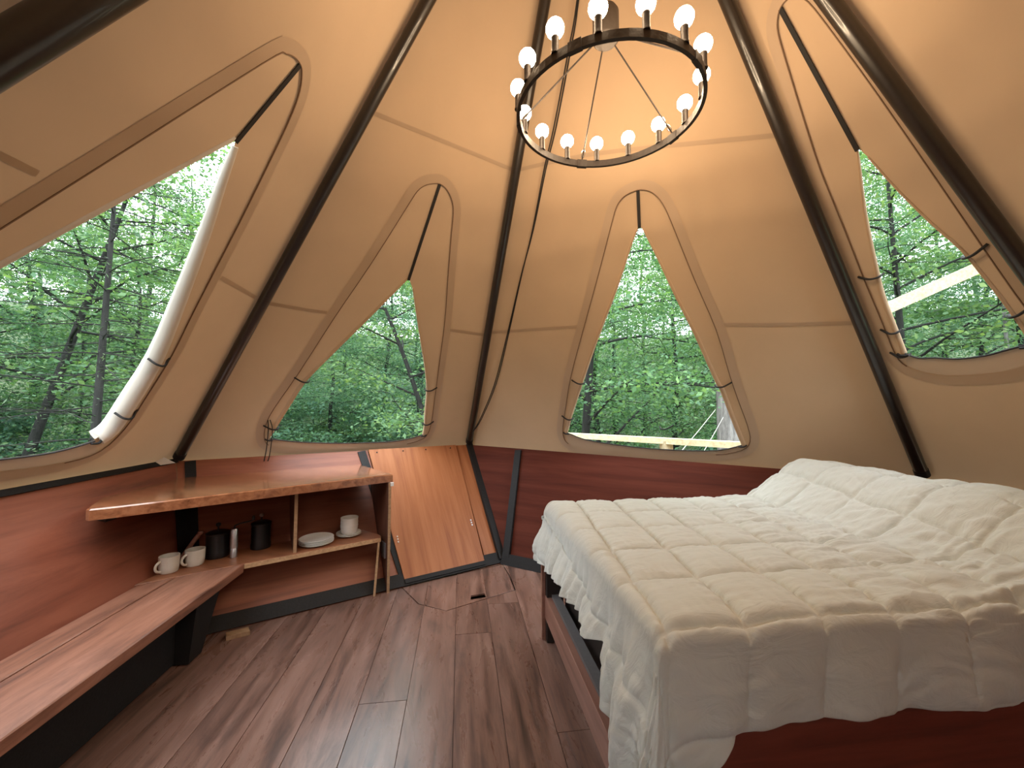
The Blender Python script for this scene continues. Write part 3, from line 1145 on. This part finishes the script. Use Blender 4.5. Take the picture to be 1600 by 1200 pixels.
def plate(x, y, z, r, label, name='plate', group=None):
    root = tag(MB().lathe([(0, 0), (r * .6, 0), (r * .64, .004), (r * .97, .012), (r, .0135), (r * .97, .016), (r * .66, .008), (r * .6, .0065), (0, .0065)], (0, 0, 0), 36).build(name, M_ceramic2, None, smooth=True), label, 'plate', group)
    root.location = (x, y, z)
    return root


px_, py_ = -.928, 2.812
PLN = ['bottom plate of the flat stack beside the shelf divider', 'second plate from the bottom of the flat stack beside the divider',
       'third plate from the bottom of the flat stack beside the divider', 'grey-white top plate of the flat stack beside the shelf divider']
for k in range(4):
    plate(px_ + .002 * (k % 2), py_ - .0015 * k, ZS + .0092 * k, .105, PLN[k], 'plate', 'plates in the flat stack')
sx, sy = -.765, 2.962
plate(sx, sy, ZS, .082, 'lower small side plate under the ribbed bowls', 'side_plate', 'small plates under the bowls')
plate(sx, sy, ZS + .0092, .082, 'upper small side plate directly under the ribbed bowls', 'side_plate', 'small plates under the bowls')
BL = ['lowest ribbed cream bowl of the nested stack on the small plates', 'middle ribbed cream bowl of the nested stack', 'top ribbed cream bowl of the nested stack, open and empty']
for k in range(3):
    r0, h0 = .056, .060
    ob = MB().lathe([(0, 0), (r0 * .72, 0), (r0 * .9, .010), (r0 * .98, .024), (r0 * 1.0, .036), (r0 * 1.02, .044), (r0 * 1.04, h0), (r0 * .99, h0), (r0 * .95, .030), (r0 * .80, .010), (r0 * .6, .006), (0, .006)], (0, 0, 0), 28).build('bowl', M_ceramic2, None, smooth=True)
    ob.location = (sx + .004, sy - .004, ZS + .0157 + k * .025)
    tag(ob, BL[k], 'bowl', 'nested ribbed bowls')

# small block of wood on the floor
wb = tag(MB().prism([(-1.235, 2.395, .024), (-1.262, 2.440, .024), (-1.168, 2.484, .024), (-1.138, 2.440, .024)], V3(0, 0, -.023), .002).build('wood_block', M_ply, None), 'small pale offcut of wood lying on the floor below the shelf', 'block')

# ------------------------------------------------------------------ chandelier
cx, cy, cz = .545, 1.405, 2.354
ch = tag(empty('chandelier', (cx, cy, cz)), 'dark iron ring chandelier with fifteen glowing globe bulbs, hung from the tent top', 'chandelier')
RR = .338


def ring_pt(a, r=RR, dz=0.0):
    return V3(cx + r * math.cos(a), cy + r * math.sin(a), cz + .0125 * (1 + math.sin(a)) + dz)


NB = 72
mb = MB()
vs, fs = [], []
for k in range(NB):
    a = 2 * math.pi * k / NB
    for rr, dz in ((RR + .0065, .014), (RR + .0065, -.014), (RR - .0065, -.014), (RR - .0065, .014)):
        vs.append(ring_pt(a, rr, dz))
for k in range(NB):
    for j in range(4):
        fs.append((k * 4 + j, ((k + 1) % NB) * 4 + j, ((k + 1) % NB) * 4 + (j + 1) % 4, k * 4 + (j + 1) % 4))
mb.add(vs, fs).build('ring', M_iron, ch)
for k in range(5):
    a = R(14 + 72 * k + 3)
    p0 = ring_pt(a, RR, .0)
    t_ = V3(-math.sin(a), math.cos(a), 0)
    MB().box(p0, (t_, V3(math.cos(a), math.sin(a), 0), (0, 0, 1)), (.022, .0085, .0165)).build('ring_joint', M_iron, ch)
    top_ = V3(cx + .028 * math.cos(a), cy + .028 * math.sin(a), 2.67)
    e0 = ring_pt(a, RR - .004, .016)
    cb = MB().tube([e0, lerp(e0, top_, .5), top_], .0032, 6).build('cable', M_iron, ch, smooth=True)
    q = lerp(e0, top_, .06)
    loop = [q + t_ * .008 * math.cos(x) + (top_ - e0).normalized() * .016 * math.sin(x) for x in [2 * math.pi * j / 10 for j in range(10)]]
    MB().tube(loop, .002, 5, closed=True).build('link', M_steel, cb, smooth=True)
MB().lathe([(0, 2.655), (.044, 2.655), (.050, 2.662), (.050, 2.765), (.042, 2.780), (.010, 2.785), (.008, 2.815), (0, 2.815)], (cx, cy, 0), 24).build('canopy', M_canopy, ch, smooth=True)
# chain up to the apex
mb = MB()
nlk = 30
for k in range(nlk):
    z = 2.815 + k * (APEX.z - .12 - 2.815) / nlk
    ax = V3(1, 0, 0) if k % 2 else V3(0, 1, 0)
    hh = (APEX.z - .12 - 2.815) / nlk * .68
    lp = [V3(cx + (APEX.x - cx) * k / nlk, cy, z + hh * .5) + ax * .009 * math.cos(x) + V3(0, 0, hh) * math.sin(x) for x in [2 * math.pi * j / 8 for j in range(8)]]
    mb.tube(lp, .0028, 5, closed=True)
mb.build('chain', M_iron, ch, smooth=True)
for k in range(15):
    a = R(-138.9 + 24 * k)
    o = ring_pt(a, RR, .012)
    s_ = MB().lathe([(0, 0), (.0135, 0), (.0135, .004), (.0115, .006), (.0115, .050), (.013, .052), (.013, .056), (0, .056)], o, 14).build('socket', M_iron, ch, smooth=True)
    prof = [(.0085, .055), (.0105, .060)] + [(.0295 * math.sin(t), .086 - .0295 * math.cos(t)) for t in [R(32 + 148 * j / 10) for j in range(11)]]
    MB().lathe(prof, o, 16).build('bulb', M_bulb, s_, smooth=True)

# power cord: two strands hanging from the top to the foot of the middle pole
cord = tag(empty('power_cord', (.122, 3.72, 1.026)), 'thin black twin cord hanging from the tent top to the pole foot behind the bed', 'cord')
pts = [(.60, 1.60, 3.90), (.585, 1.897, 3.363), (.573, 2.034, 3.203), (.542, 2.258, 2.922), (.511, 2.395, 2.745), (.478, 2.626, 2.454), (.433, 2.826, 2.207),
       (.375, 3.119, 1.838), (.301, 3.424, 1.449), (.189, 3.667, 1.141), (.122, 3.735, 1.03)]
for k in (0, 1):
    q = [V3(p) + V3(.016 * math.sin(i * .55) * k, .004 * k, .010 * k * math.sin(i * .55)) for i, p in enumerate(pts)]
    MB().tube(smooth_path(q, 5), .0042, 6).build('strand', M_binding, cord, smooth=True)

# ------------------------------------------------------------------ bed
bed = tag(empty('bed', (1.4, 1.55, 0)), 'low double bed on a dark red board base with a brown foot rail', 'bed')
BX0, BX1, BY0, BY1 = .455, 2.16, .93, 2.13
AX = ((1, 0, 0), (0, 1, 0), (0, 0, 1))
MB().prism([(BX0 + .005, .55 + .4, .235), (BX0 + .005, BY1 + .08, .235), (BX0 + .005, BY1 + .08, .118), (BX0 + .005, .95, .118)], V3(.03, 0, 0), .002).build('foot_rail', M_rail, bed)
MB().box((BX0 + .056, 1.58, .205), AX, (.020, .66, .045)).build('rail_lining', M_grey, bed)
for y in (BY1 + .055, .985):
    MB().prism([(BX0 - .012, y - .0, .003), (BX0 - .012, y + .025, .003), (BX0 - .012, y + .025, .41), (BX0 - .012, y, .41)], V3(.02, 0, 0), .002).build('post_face', M_rail, bed)
    MB().box((BX0 + .055, y + .0, .206), AX, (.045, .03, .203)).build('post', M_dark, bed)
MB().box(((BX0 + BX1) / 2 + .06, .962, .235), AX, ((BX1 - BX0) / 2 - .06, .012, .232)).build('side_board', M_bedboard, bed)
MB().box(((BX0 + BX1) / 2 + .05, BY1 - .02, .235), AX, ((BX1 - BX0) / 2 - .24, .012, .232)).build('side_board', M_bedboard, bed)
MB().box((BX0 + .12, 1.56, .205), AX, (.010, .60, .2)).build('shade_board', M_dark, bed)  # dark board added so the space under the bed reads as shade
MB().box(((BX0 + BX1) / 2 + .02, 1.56, .425), AX, ((BX1 - BX0) / 2 - .05, .57, .02)).build('platform', M_dark, bed)
mb = MB()
mb.box(((BX0 + BX1) / 2 + .02, 1.555, .565), AX, ((BX1 - BX0) / 2 - .03, .57, .115))
M_sheet = plain('mattress_cloth', (.62, .60, .55), .9)
mb.build('mattress', M_sheet, bed)
BX = (BX0, BX1)

# comforter: one quilted sheet draped over the bed and its pillows
m, nt, out = new_mat('comforter_cloth')
b = N(nt, 'ShaderNodeBsdfPrincipled', Roughness=.82)
b.inputs['Base Color'].default_value = (.60, .625, .585, 1)
b.inputs['Specular IOR Level'].default_value = .25
b.inputs['Sheen Weight'].default_value = .25
tc = N(nt, 'ShaderNodeTexCoord')
mp = N(nt, 'ShaderNodeMapping')
mp.inputs['Scale'].default_value = (9, 26, 14)
mp.inputs['Rotation'].default_value = (0, 0, .5)
nt.links.new(tc.outputs['Object'], mp.inputs['Vector'])
nz = N(nt, 'ShaderNodeTexNoise', Scale=1.0, Detail=5.0, Roughness=.55, Distortion=1.4)
nt.links.new(mp.outputs[0], nz.inputs['Vector'])
bp = N(nt, 'ShaderNodeBump', Strength=.45, Distance=.014)
nt.links.new(nz.outputs['Fac'], bp.inputs['Height'])
nt.links.new(bp.outputs[0], b.inputs['Normal'])
nt.links.new(b.outputs[0], out.inputs[0])
M_comf = m

ZT = .742
CX0, CY0, CX1, CY1 = .455, .905, 2.17, 2.20       # edges the sheet folds over
RAD = .055


def fold(d):
    """distance past a top edge -> (outward, down): rounded edge, then hanging"""
    if d <= -RAD:
        return d, 0.0
    arc = RAD * math.pi / 2
    s = d + RAD
    if s < arc:
        a = s / RAD
        return -RAD + RAD * math.sin(a), RAD * (1 - math.cos(a))
    return 0.0 + (s - arc) * .10, RAD + (s - arc) * .99


def sst(a, b, x):
    t = min(1, max(0, (x - a) / (b - a)))
    return t * t * (3 - 2 * t)


def foot_drop(y):
    """how far the foot end hangs at this y"""
    ks = [(.85, .43), (1.03, .40), (1.13, .33), (1.20, .20), (1.27, .225), (1.45, .22), (1.75, .235), (2.0, .28), (2.14, .30), (2.22, .20), (2.3, .12)]
    for (y0, d0), (y1, d1) in zip(ks[:-1], ks[1:]):
        if y <= y1:
            t = max(0, (y - y0) / (y1 - y0))
            return d0 + (d1 - d0) * t
    return ks[-1][1]


def near_drop(x):
    ks = [(.40, .34), (.56, .31), (.63, .245), (.9, .235), (1.2, .245), (1.6, .25), (2.3, .25)]
    for (y0, d0), (y1, d1) in zip(ks[:-1], ks[1:]):
        if x <= y1:
            t = max(0, (x - y0) / (y1 - y0))
            return d0 + (d1 - d0) * t
    return ks[-1][1]


QX, QY = .205, .245
NA, NBb = 460, 380
fr = [0, .12, .24]
verts, faces = [], []
arcx = RAD * (math.pi / 2 - 1)
for j in range(NBb + 1):
    tj = j / NBb
    for i in range(NA + 1):
        ti = i / NA
        # cloth coordinates: a along the bed from the foot fold, bb across from the near fold
        fa = .17
        fb = .22
        ub = (tj - fb) / (1 - fb)
        y_top = CY0 + max(0, ub) * (CY1 + .07 - CY0)
        y_est = y_top
        ua = (ti - fa) / (1 - fa)
        x_est = CX0 + max(0, ua) * (CX1 - CX0)
        if ti < fa:
            a = -(1 - ti / fa) * (foot_drop(y_est) - .024)
        else:
            a = ua * (CX1 + .02 - CX0)
        if tj < fb:
            bb = -(1 - tj / fb) * (near_drop(x_est) - .024)
        else:
            bb = ub * (CY1 + .07 - CY0)
        ox, dx = fold(-a)
        oy, dy = fold(-bb)
        x = CX0 - ox if -a > -RAD else CX0 + a
        y = CY0 - oy if -bb > -RAD else CY0 + bb
        # far edge
        e = bb - (CY1 - CY0)
        of, dfar = (fold(e) if e > -RAD else (0, 0))
        if e > -RAD:
            y = CY1 + of
        # corner where both hang: cloth swings outward as a cone
        if dx > RAD and dy > RAD:
            y -= .15 * min(dx, dy)
            x -= .06 * min(dx, dy)
        z = ZT - dx - dy - dfar
        # pillows under the sheet
        top = (1 - sst(0, .06, dx)) * (1 - sst(0, .06, dfar))
        pil = sst(1.60, 1.99, x) * (1 - .22 * sst(2.06, 2.24, x))
        pil *= (.80 + .20 * sst(.96, 1.35, y)) * (1 - .10 * math.exp(-((y - 1.56) / .07) ** 2))
        nearfade = 1 - .45 * sst(.02, .25, dy)
        z += .195 * pil * top * nearfade * (1 if dy < RAD else max(.25, 1 - dy * 2))
        # hanging folds
        hang_x, hang_y = sst(.03, .22, dx), sst(.03, .26, dy)
        x -= hang_x * (.012 * math.sin(y * 34 + 1.2 * math.sin(y * 11)) + .008 * math.sin(y * 83 + 2 + 2 * math.sin(y * 17)) + .030 * sst(.05, .25, dx))
        y -= hang_y * (.010 * math.sin(x * 15 + 1.5 * math.sin(x * 6)) + .003 * math.sin(x * 55))
        # gather where the near foot corner is bunched up
        gt = math.exp(-((y - 1.17) / .055) ** 2) * hang_x
        x += .012 * gt
        # quilting: squares slightly askew on the bed
        qa = (a - .03 - .115 * bb) / QX
        qb = (bb - .025) / QY
        la = abs(qa - round(qa)) * QX
        lb = abs(qb - round(qb)) * QY
        puff = (1 - .60 * math.exp(-la / .0075) - .40 * math.exp(-la / .05)) * (1 - .60 * math.exp(-lb / .0075) - .40 * math.exp(-lb / .05))
        amp = .034 * (1 - .55 * max(hang_x, hang_y))
        nx = -hang_x
        ny = -hang_y * (1 - hang_x * .5)
        nzz = 1 - max(hang_x, hang_y) * .85
        p = Vector((x, y, z)) + Vector((nx, ny, nzz)) * (amp * (puff - .55))
        # gathered wrinkles running off the seams, more of them where the sheet is slack
        slack = math.exp(-((x - 1.45) / .30) ** 2) * (1 - .7 * sst(1.7, 2.1, y)) * (1 - max(hang_x, hang_y))
        w1 = noise.noise(Vector((a * 9, bb * 38 + 3 * noise.noise(Vector((a * 4, bb * 4, 3.3))), 1.7)))
        w2 = noise.noise(Vector((a * 42 + 3 * noise.noise(Vector((a * 5, bb * 5, 8.1))), bb * 10, 5.2)))
        w3 = noise.noise(Vector((a * 3.2, bb * 3.2, 9.0)))
        nearl = math.exp(-lb / .05)
        nearla = math.exp(-la / .05)
        wr_ = w2 * (.0012 + .0042 * nearl * (1 - .75 * sst(.0, .05, dy))) + w1 * (.0018 + .0055 * nearla + .014 * slack) + w3 * .007
        wr_ += (.008 * w1 * hang_x)
        # diagonal drag lines on the pillow slope
        dg = noise.noise(Vector(((a + bb * .8) * 22, (a - bb) * 5, 2.2)))
        wr_ += .010 * dg * sst(1.5, 1.75, x) * (1 - sst(1.95, 2.1, x))
        p += Vector((nx, ny, nzz)) * wr_
        if x > CX1 - .05:
            p.z -= .10 * sst(CX1 - .05, CX1 + .02, x)
        verts.append(p)
for j in range(NBb):
    for i in range(NA):
        q = j * (NA + 1) + i
        faces.append((q, q + 1, q + NA + 2, q + NA + 1))
cb = MB()
cb.add(verts, faces)
co = cb.build('comforter', M_comf, None, smooth=False)
co.data.polygons.foreach_set('use_smooth', [True] * len(co.data.polygons))
sol = co.modifiers.new('thickness', 'SOLIDIFY')
sol.thickness = .012
sol.offset = -1
tag(co, 'quilted cream comforter draped over the whole bed and its pillows', 'comforter')

# ------------------------------------------------------------------ outside: deck, rail, beam, ropes
gz = -3.0


def ground_z(x, y):
    r = math.hypot(x, y - 1.4)
    return gz + max(0, r - 9) * .12 + max(0, r - 24) * .22 + .25 * math.sin(x * .3) * math.cos(y * .27)


deck = struct(empty('deck', (0, 1.4, -.1)))
mb = MB()
DP = [(F[k].x * 1.0, F[k].y) for k in ORDER]
ring_o = [(APEX.x + 4.6 * math.cos(2 * math.pi * k / 32), 1.4 + 4.6 * math.sin(2 * math.pi * k / 32)) for k in range(32)]
mb.prism([(x, y, -.075) for x, y in ring_o], V3(0, 0, -.10))
mb.build('deck_frame', M_deck, deck)
for c in range(64):
    xa = APEX.x - 4.5 + c * .1425
    hw = math.sqrt(max(0, 4.55 ** 2 - (xa + .07 - APEX.x) ** 2))
    if hw > .3:
        MB().prism([(xa, 1.4 - hw, -.045), (xa + .135, 1.4 - hw, -.045), (xa + .135, 1.4 + hw, -.045), (xa, 1.4 + hw, -.045)], V3(0, 0, -.028)).build('deck_board', M_deck, deck)

rail = tag(empty('deck_railing', (1.78, 3.94, -.04)), 'pale new timber deck railing outside the right-hand middle window', 'railing')
ra, rb = V3(.55, 5.40, .925), V3(2.85, 2.62, .925)
MB().bar(ra, rb, .10, .055).build('top_rail', M_pine, rail)
MB().bar(ra - V3(0, 0, .80), rb - V3(0, 0, .80), .036, .08).build('bottom_rail', M_pine, rail)
for t_ in (.03, .335, .62, .97):
    p = lerp(ra, rb, t_)
    MB().box((p.x, p.y, .44), AX, (.045, .045, .485)).build('post', M_pine, rail)

beam = tag(empty('timber_crosspiece', (5.8, 4.2, ground_z(5.8, 4.2))), 'pale squared timber beam sloping across the window at the bed head', 'beam')
p0, p1 = V3(5.279, 4.30, 2.485), V3(6.345, 4.135, 2.963)
dd = p1 - p0
pa, pb = p0 - dd * 1.0, p1 + dd * 1.1
MB().bar(pa, pb, .07, .135).build('beam', M_pine, beam)
for p in (pa, pb):
    g0 = ground_z(p.x, p.y)
    MB().box((p.x, p.y + .075, (p.z + g0) / 2), AX, (.05, .045, (p.z - g0) / 2 + .04)).build('post', M_pine, beam)

# ------------------------------------------------------------------ outside: ground and forest
mb = MB()
nr, na_ = 22, 48
for i in range(nr + 1):
    r = 3.2 + (62 - 3.2) * (i / nr) ** 1.6
    for k in range(na_):
        a = 2 * math.pi * k / na_
        x, y = r * math.cos(a), 1.4 + r * math.sin(a)
        mb.v.append((x, y, ground_z(x, y)))
for i in range(nr):
    for k in range(na_):
        mb.f.append((i * na_ + k, i * na_ + (k + 1) % na_, (i + 1) * na_ + (k + 1) % na_, (i + 1) * na_ + k))
mb.f.append(tuple(range(na_)))
struct(mb.build('ground', M_ground, None, smooth=True))


def leaf_mesh(name, cen, nrm, ax, ln, wd, mat):
    """one diamond leaf per row"""
    n = len(cen)
    side = np.cross(nrm, ax)
    side /= np.maximum(np.linalg.norm(side, axis=1, keepdims=True), 1e-6)
    L_, W_ = ln[:, None], wd[:, None]
    v = np.empty((n, 4, 3), np.float32)
    v[:, 0] = cen - ax * L_ * .5
    v[:, 1] = cen + side * W_ * .5 - ax * L_ * .08
    v[:, 2] = cen + ax * L_ * .5
    v[:, 3] = cen - side * W_ * .5 - ax * L_ * .08
    me = bpy.data.meshes.new(name)
    me.vertices.add(n * 4)
    me.vertices.foreach_set('co', v.reshape(-1))
    me.loops.add(n * 4)
    me.loops.foreach_set('vertex_index', np.arange(n * 4, dtype=np.int32))
    me.polygons.add(n)
    me.polygons.foreach_set('loop_start', np.arange(0, n * 4, 4, dtype=np.int32))
    me.polygons.foreach_set('loop_total', np.full(n, 4, np.int32))
    me.update(calc_edges=True)
    me.materials.append(mat)
    return me


def unit_rows(a):
    return a / np.maximum(np.linalg.norm(a, axis=1, keepdims=True), 1e-6)


def grow(seed, H, r0, base, spread, nlimb, nleaf, leaf, style='leafy', bend=None, flat=.35, bark=None, leafm=None):
    """returns trunk, branch and foliage meshes of one tree standing at the origin"""
    rs = random.Random(seed)
    npr = np.random.default_rng(seed)
    tm, bmb = MB(), MB()
    path = []
    x = y = 0.0
    for i in range(13):
        t = i / 12
        if bend:
            bx, by = bend(t)
        else:
            x += rs.uniform(-.02, .02) * H * .5
            y += rs.uniform(-.02, .02) * H * .5
            bx, by = x, y
        path.append(V3(bx, by, H * t))
    rads = [r0 * (1 - .86 * (i / 12) ** .9) for i in range(13)]
    tm.tube(smooth_path(path, 2), [r0 * (1 - .86 * (i / 24) ** .9) for i in range(25)], 10)
    spots = []

    def tp(t):
        f_ = t * 12
        i = min(11, int(f_))
        return path[i].lerp(path[i + 1], f_ - i)
    for l in range(nlimb):
        t = base + (1 - base) * ((l + rs.random()) / nlimb) * .97
        p = tp(t)
        az = l * 2.399 + rs.uniform(-.5, .5)
        if style == 'conifer':
            ln = spread * (1 - .62 * (t - base) / (1 - base)) * rs.uniform(.7, 1.15)
            el, curve = rs.uniform(-.15, .22), rs.uniform(-.25, .02)
        else:
            ln = spread * (1 - .55 * abs((t - base) / (1 - base) - .25)) * rs.uniform(.65, 1.2)
            el, curve = rs.uniform(.15, .7), rs.uniform(-.5, .1)
        d = V3(math.cos(az) * math.cos(el), math.sin(az) * math.cos(el), math.sin(el))
        q = [p]
        nseg = 6
        for s in range(nseg):
            d = (d + V3(rs.uniform(-.14, .14), rs.uniform(-.14, .14), curve / nseg + rs.uniform(-.06, .06))).normalized()
            q.append(q[-1] + d * ln / nseg)
        rb0 = max(.010, r0 * (.34 if style != 'conifer' else .15) * (1 - .5 * t))
        bmb.tube(q, [rb0 * (1 - .85 * s / nseg) for s in range(nseg + 1)], 5, caps=False)
        for s in range(2 if style != 'conifer' else 1, nseg + 1):
            for w in range(2):
                az2 = az + rs.choice((-1, 1)) * rs.uniform(.5, 1.2)
                el2 = rs.uniform(-.25, .25)
                l2 = ln * rs.uniform(.22, .42)
                d2 = V3(math.cos(az2) * math.cos(el2), math.sin(az2) * math.cos(el2), math.sin(el2))
                m1 = q[s] + d2 * l2 * .5 + V3(0, 0, rs.uniform(-.05, .05) * l2)
                e1 = q[s] + d2 * l2 + V3(0, 0, rs.uniform(-.2, .05) * l2)
                bmb.tube([q[s], m1, e1], [rb0 * .30, rb0 * .20, rb0 * .06], 4, caps=False)
                spots += [(m1, .7), (e1, 1.0), (lerp(m1, e1, .5), .8)]
        spots.append((q[-1], 1.0))
    S = np.array([list(s[0]) for s in spots])
    idx = npr.integers(0, len(S), nleaf)
    sc = spread * .13
    off = npr.normal(size=(nleaf, 3)) * np.array([sc, sc, sc * flat])
    cen = S[idx] + off
    ax = unit_rows(npr.normal(size=(nleaf, 3)) * np.array([1, 1, .45]) + np.array([0, 0, -.25]))
    nr_ = unit_rows(npr.normal(size=(nleaf, 3)) * .55 + np.array([0, 0, 1.0]))
    ln = leaf * npr.uniform(.6, 1.3, nleaf)
    wd = ln * (.62 if style != 'conifer' else .20)
    lm = leaf_mesh('foliage', cen, nr_, ax, ln, wd, leafm or M_leaf)
    return tm, bmb, lm


def plant(parts, name, loc, rot, scale, label, group=None, bark=None, cat='tree', protos={}):
    root = tag(empty(name, loc), label, cat, group)
    root.rotation_euler.z = rot
    root.scale = (scale,) * 3
    for nm, me in parts:
        o = bpy.data.objects.new(nm, me)
        COL.objects.link(o)
        o.parent = root
        if nm in ('foliage', 'branches'):
            o['kind'] = 'stuff'
    return root


def parts_of(tree, bark):
    out_ = []
    for nm, mb_ in (('trunk', tree[0]), ('branches', tree[1])):
        me = bpy.data.meshes.new(nm)
        me.from_pydata([tuple(v) for v in mb_.v], [], mb_.f)
        me.polygons.foreach_set('use_smooth', [True] * len(me.polygons))
        me.materials.append(bark)
        out_.append((nm, me))
    out_.append(('foliage', tree[2]))
    return out_


BG = [parts_of(grow(11, 15, .17, .10, 3.4, 34, 34000, .105, leafm=M_leaf), M_bark),
      parts_of(grow(12, 17, .20, .12, 3.8, 34, 36000, .105, leafm=M_leaf_dark), M_bark),
      parts_of(grow(13, 13, .15, .08, 3.2, 32, 32000, .10, leafm=M_leaf), M_bark),
      parts_of(grow(14, 16, .18, .15, 3.2, 44, 34000, .12, style='conifer', leafm=M_leaf_dark), M_bark)]
SH = [parts_of(grow(21, 2.6, .035, .08, 1.5, 20, 9000, .075, leafm=M_leaf), M_bark),
      parts_of(grow(22, 3.2, .040, .08, 1.7, 20, 9500, .075, leafm=M_leaf_dark), M_bark)]
rng = random.Random(77)
for row, (r, n, a0, a1, smin, smax) in enumerate(((11.5, 12, -66, 76, .46, .66), (15.5, 17, -70, 80, .55, .74), (21, 20, -72, 82, .66, .90), (29, 22, -75, 85, .62, .85), (40, 26, -76, 86, .60, .80), (10.5, 5, 130, 230, .5, .7))):
    for k in range(n):
        az = R(a0 + (a1 - a0) * (k + rng.uniform(.15, .85)) / n)
        rr = r * rng.uniform(.9, 1.12)
        x, y = rr * math.sin(az), rr * math.cos(az)
        plant(BG[rng.randrange(4)], 'forest_tree', (x, y, ground_z(x, y) - .1), rng.uniform(0, 6.28), rng.uniform(smin, smax),
              'leafy green forest tree in the crowd of trees outside the tent windows', 'forest trees beyond the windows')
for k in range(46):
    az = R(-66 + 140 * (k + rng.uniform(.1, .9)) / 46)
    rr = rng.uniform(9.0, 15)
    x, y = rr * math.sin(az), rr * math.cos(az)
    plant(SH[k % 2], 'understory_shrub', (x, y, ground_z(x, y) - .05), rng.uniform(0, 6.28), rng.uniform(.85, 1.35),
          'green understory shrub below the forest trees outside', 'shrubs below the forest trees', cat='shrub')


def solo(tree, bark, name, loc, rot, label, cat='tree'):
    return plant(parts_of(tree, bark), name, loc, rot, 1.0, label, None, cat=cat)


def gl(x, y):
    return (x, y, ground_z(x, y) - .1)


# left window: a bare-limbed conifer and a leaning trunk
solo(grow(31, 8.2, .085, .16, 2.3, 84, 6000, .055, style='conifer', leafm=M_needle, flat=.25, bend=lambda t: (.12 * t, .05 * t)), M_bark, 'bare_conifer', gl(-4.62, 5.67), .4,
     'dark conifer trunk with thin bare side limbs, in the large left window')
solo(grow(32, 9.2, .11, .45, 2.2, 26, 11000, .085, bend=lambda t: (1.25 * t * 2.2, -.2 * t), leafm=M_leaf), M_bark, 'leaning_tree', gl(-7.9, 7.5), 0,
     'dark leaning tree trunk left of the conifer in the left window')
# middle window: a trunk that arches over to the left
solo(grow(33, 8.0, .085, .42, 1.8, 16, 10000, .075, bend=lambda t: (.15 - 3.4 * max(0, t - .42) ** 1.35 - .25 * t, .1 * t), leafm=M_leaf), M_bark, 'arching_tree', gl(-.50, 7.1), 0,
     'thin dark tree arching to the left in the window over the counter')
# right window: slim trunk at its left edge, thick grey trunk at its right edge
solo(grow(34, 9.5, .12, .34, 2.6, 22, 20000, .075, bend=lambda t: (.9 * max(0, t - .36) ** 1.1, .2 * t), leafm=M_leaf), M_bark, 'forked_tree', gl(2.16, 6.8), .0,
     'dark slender tree with rising limbs at the left of the right-hand middle window')
solo(grow(35, 14, .185, .50, 3.0, 18, 15000, .085, bend=lambda t: (-.03 * t, .05 * t), leafm=M_leaf), M_bark_grey, 'thick_trunk_tree', gl(3.38, 4.70), 0,
     'thick grey ridged trunk standing beyond the railing by the right-hand middle window')
# window at the bed head
solo(grow(36, 10, .10, .40, 2.6, 26, 16000, .080, leafm=M_leaf, bend=lambda t: (.3 * t, .1 * t)), M_bark, 'broad_tree', gl(7.4, 5.7), 1.0,
     'green tree with crooked dark limbs behind the timber beam')
solo(grow(37, 9, .055, .60, 1.4, 10, 4000, .085, leafm=M_leaf, bend=lambda t: (-.15 * t, .0)), M_bark_grey, 'slim_tree', gl(9.0, 5.45), 0,
     'slim pale grey trunk at the right of the window by the bed head')

ropes = tag(empty('guy_rope', (2.7, 3.9, .92)), 'pair of thin pale ropes slanting from the thick grey trunk to the railing', 'rope')
for a_, b__ in (((3.159, 4.646, 1.22), (2.203, 3.834, 0.786)), ((3.255, 4.639, 1.124), (2.434, 3.805, 0.786))):
    MB().tube([a_, lerp(a_, b__, .5) - V3(0, 0, .005), b__], .0035, 6).build('strand', M_rope, ropes, smooth=True)
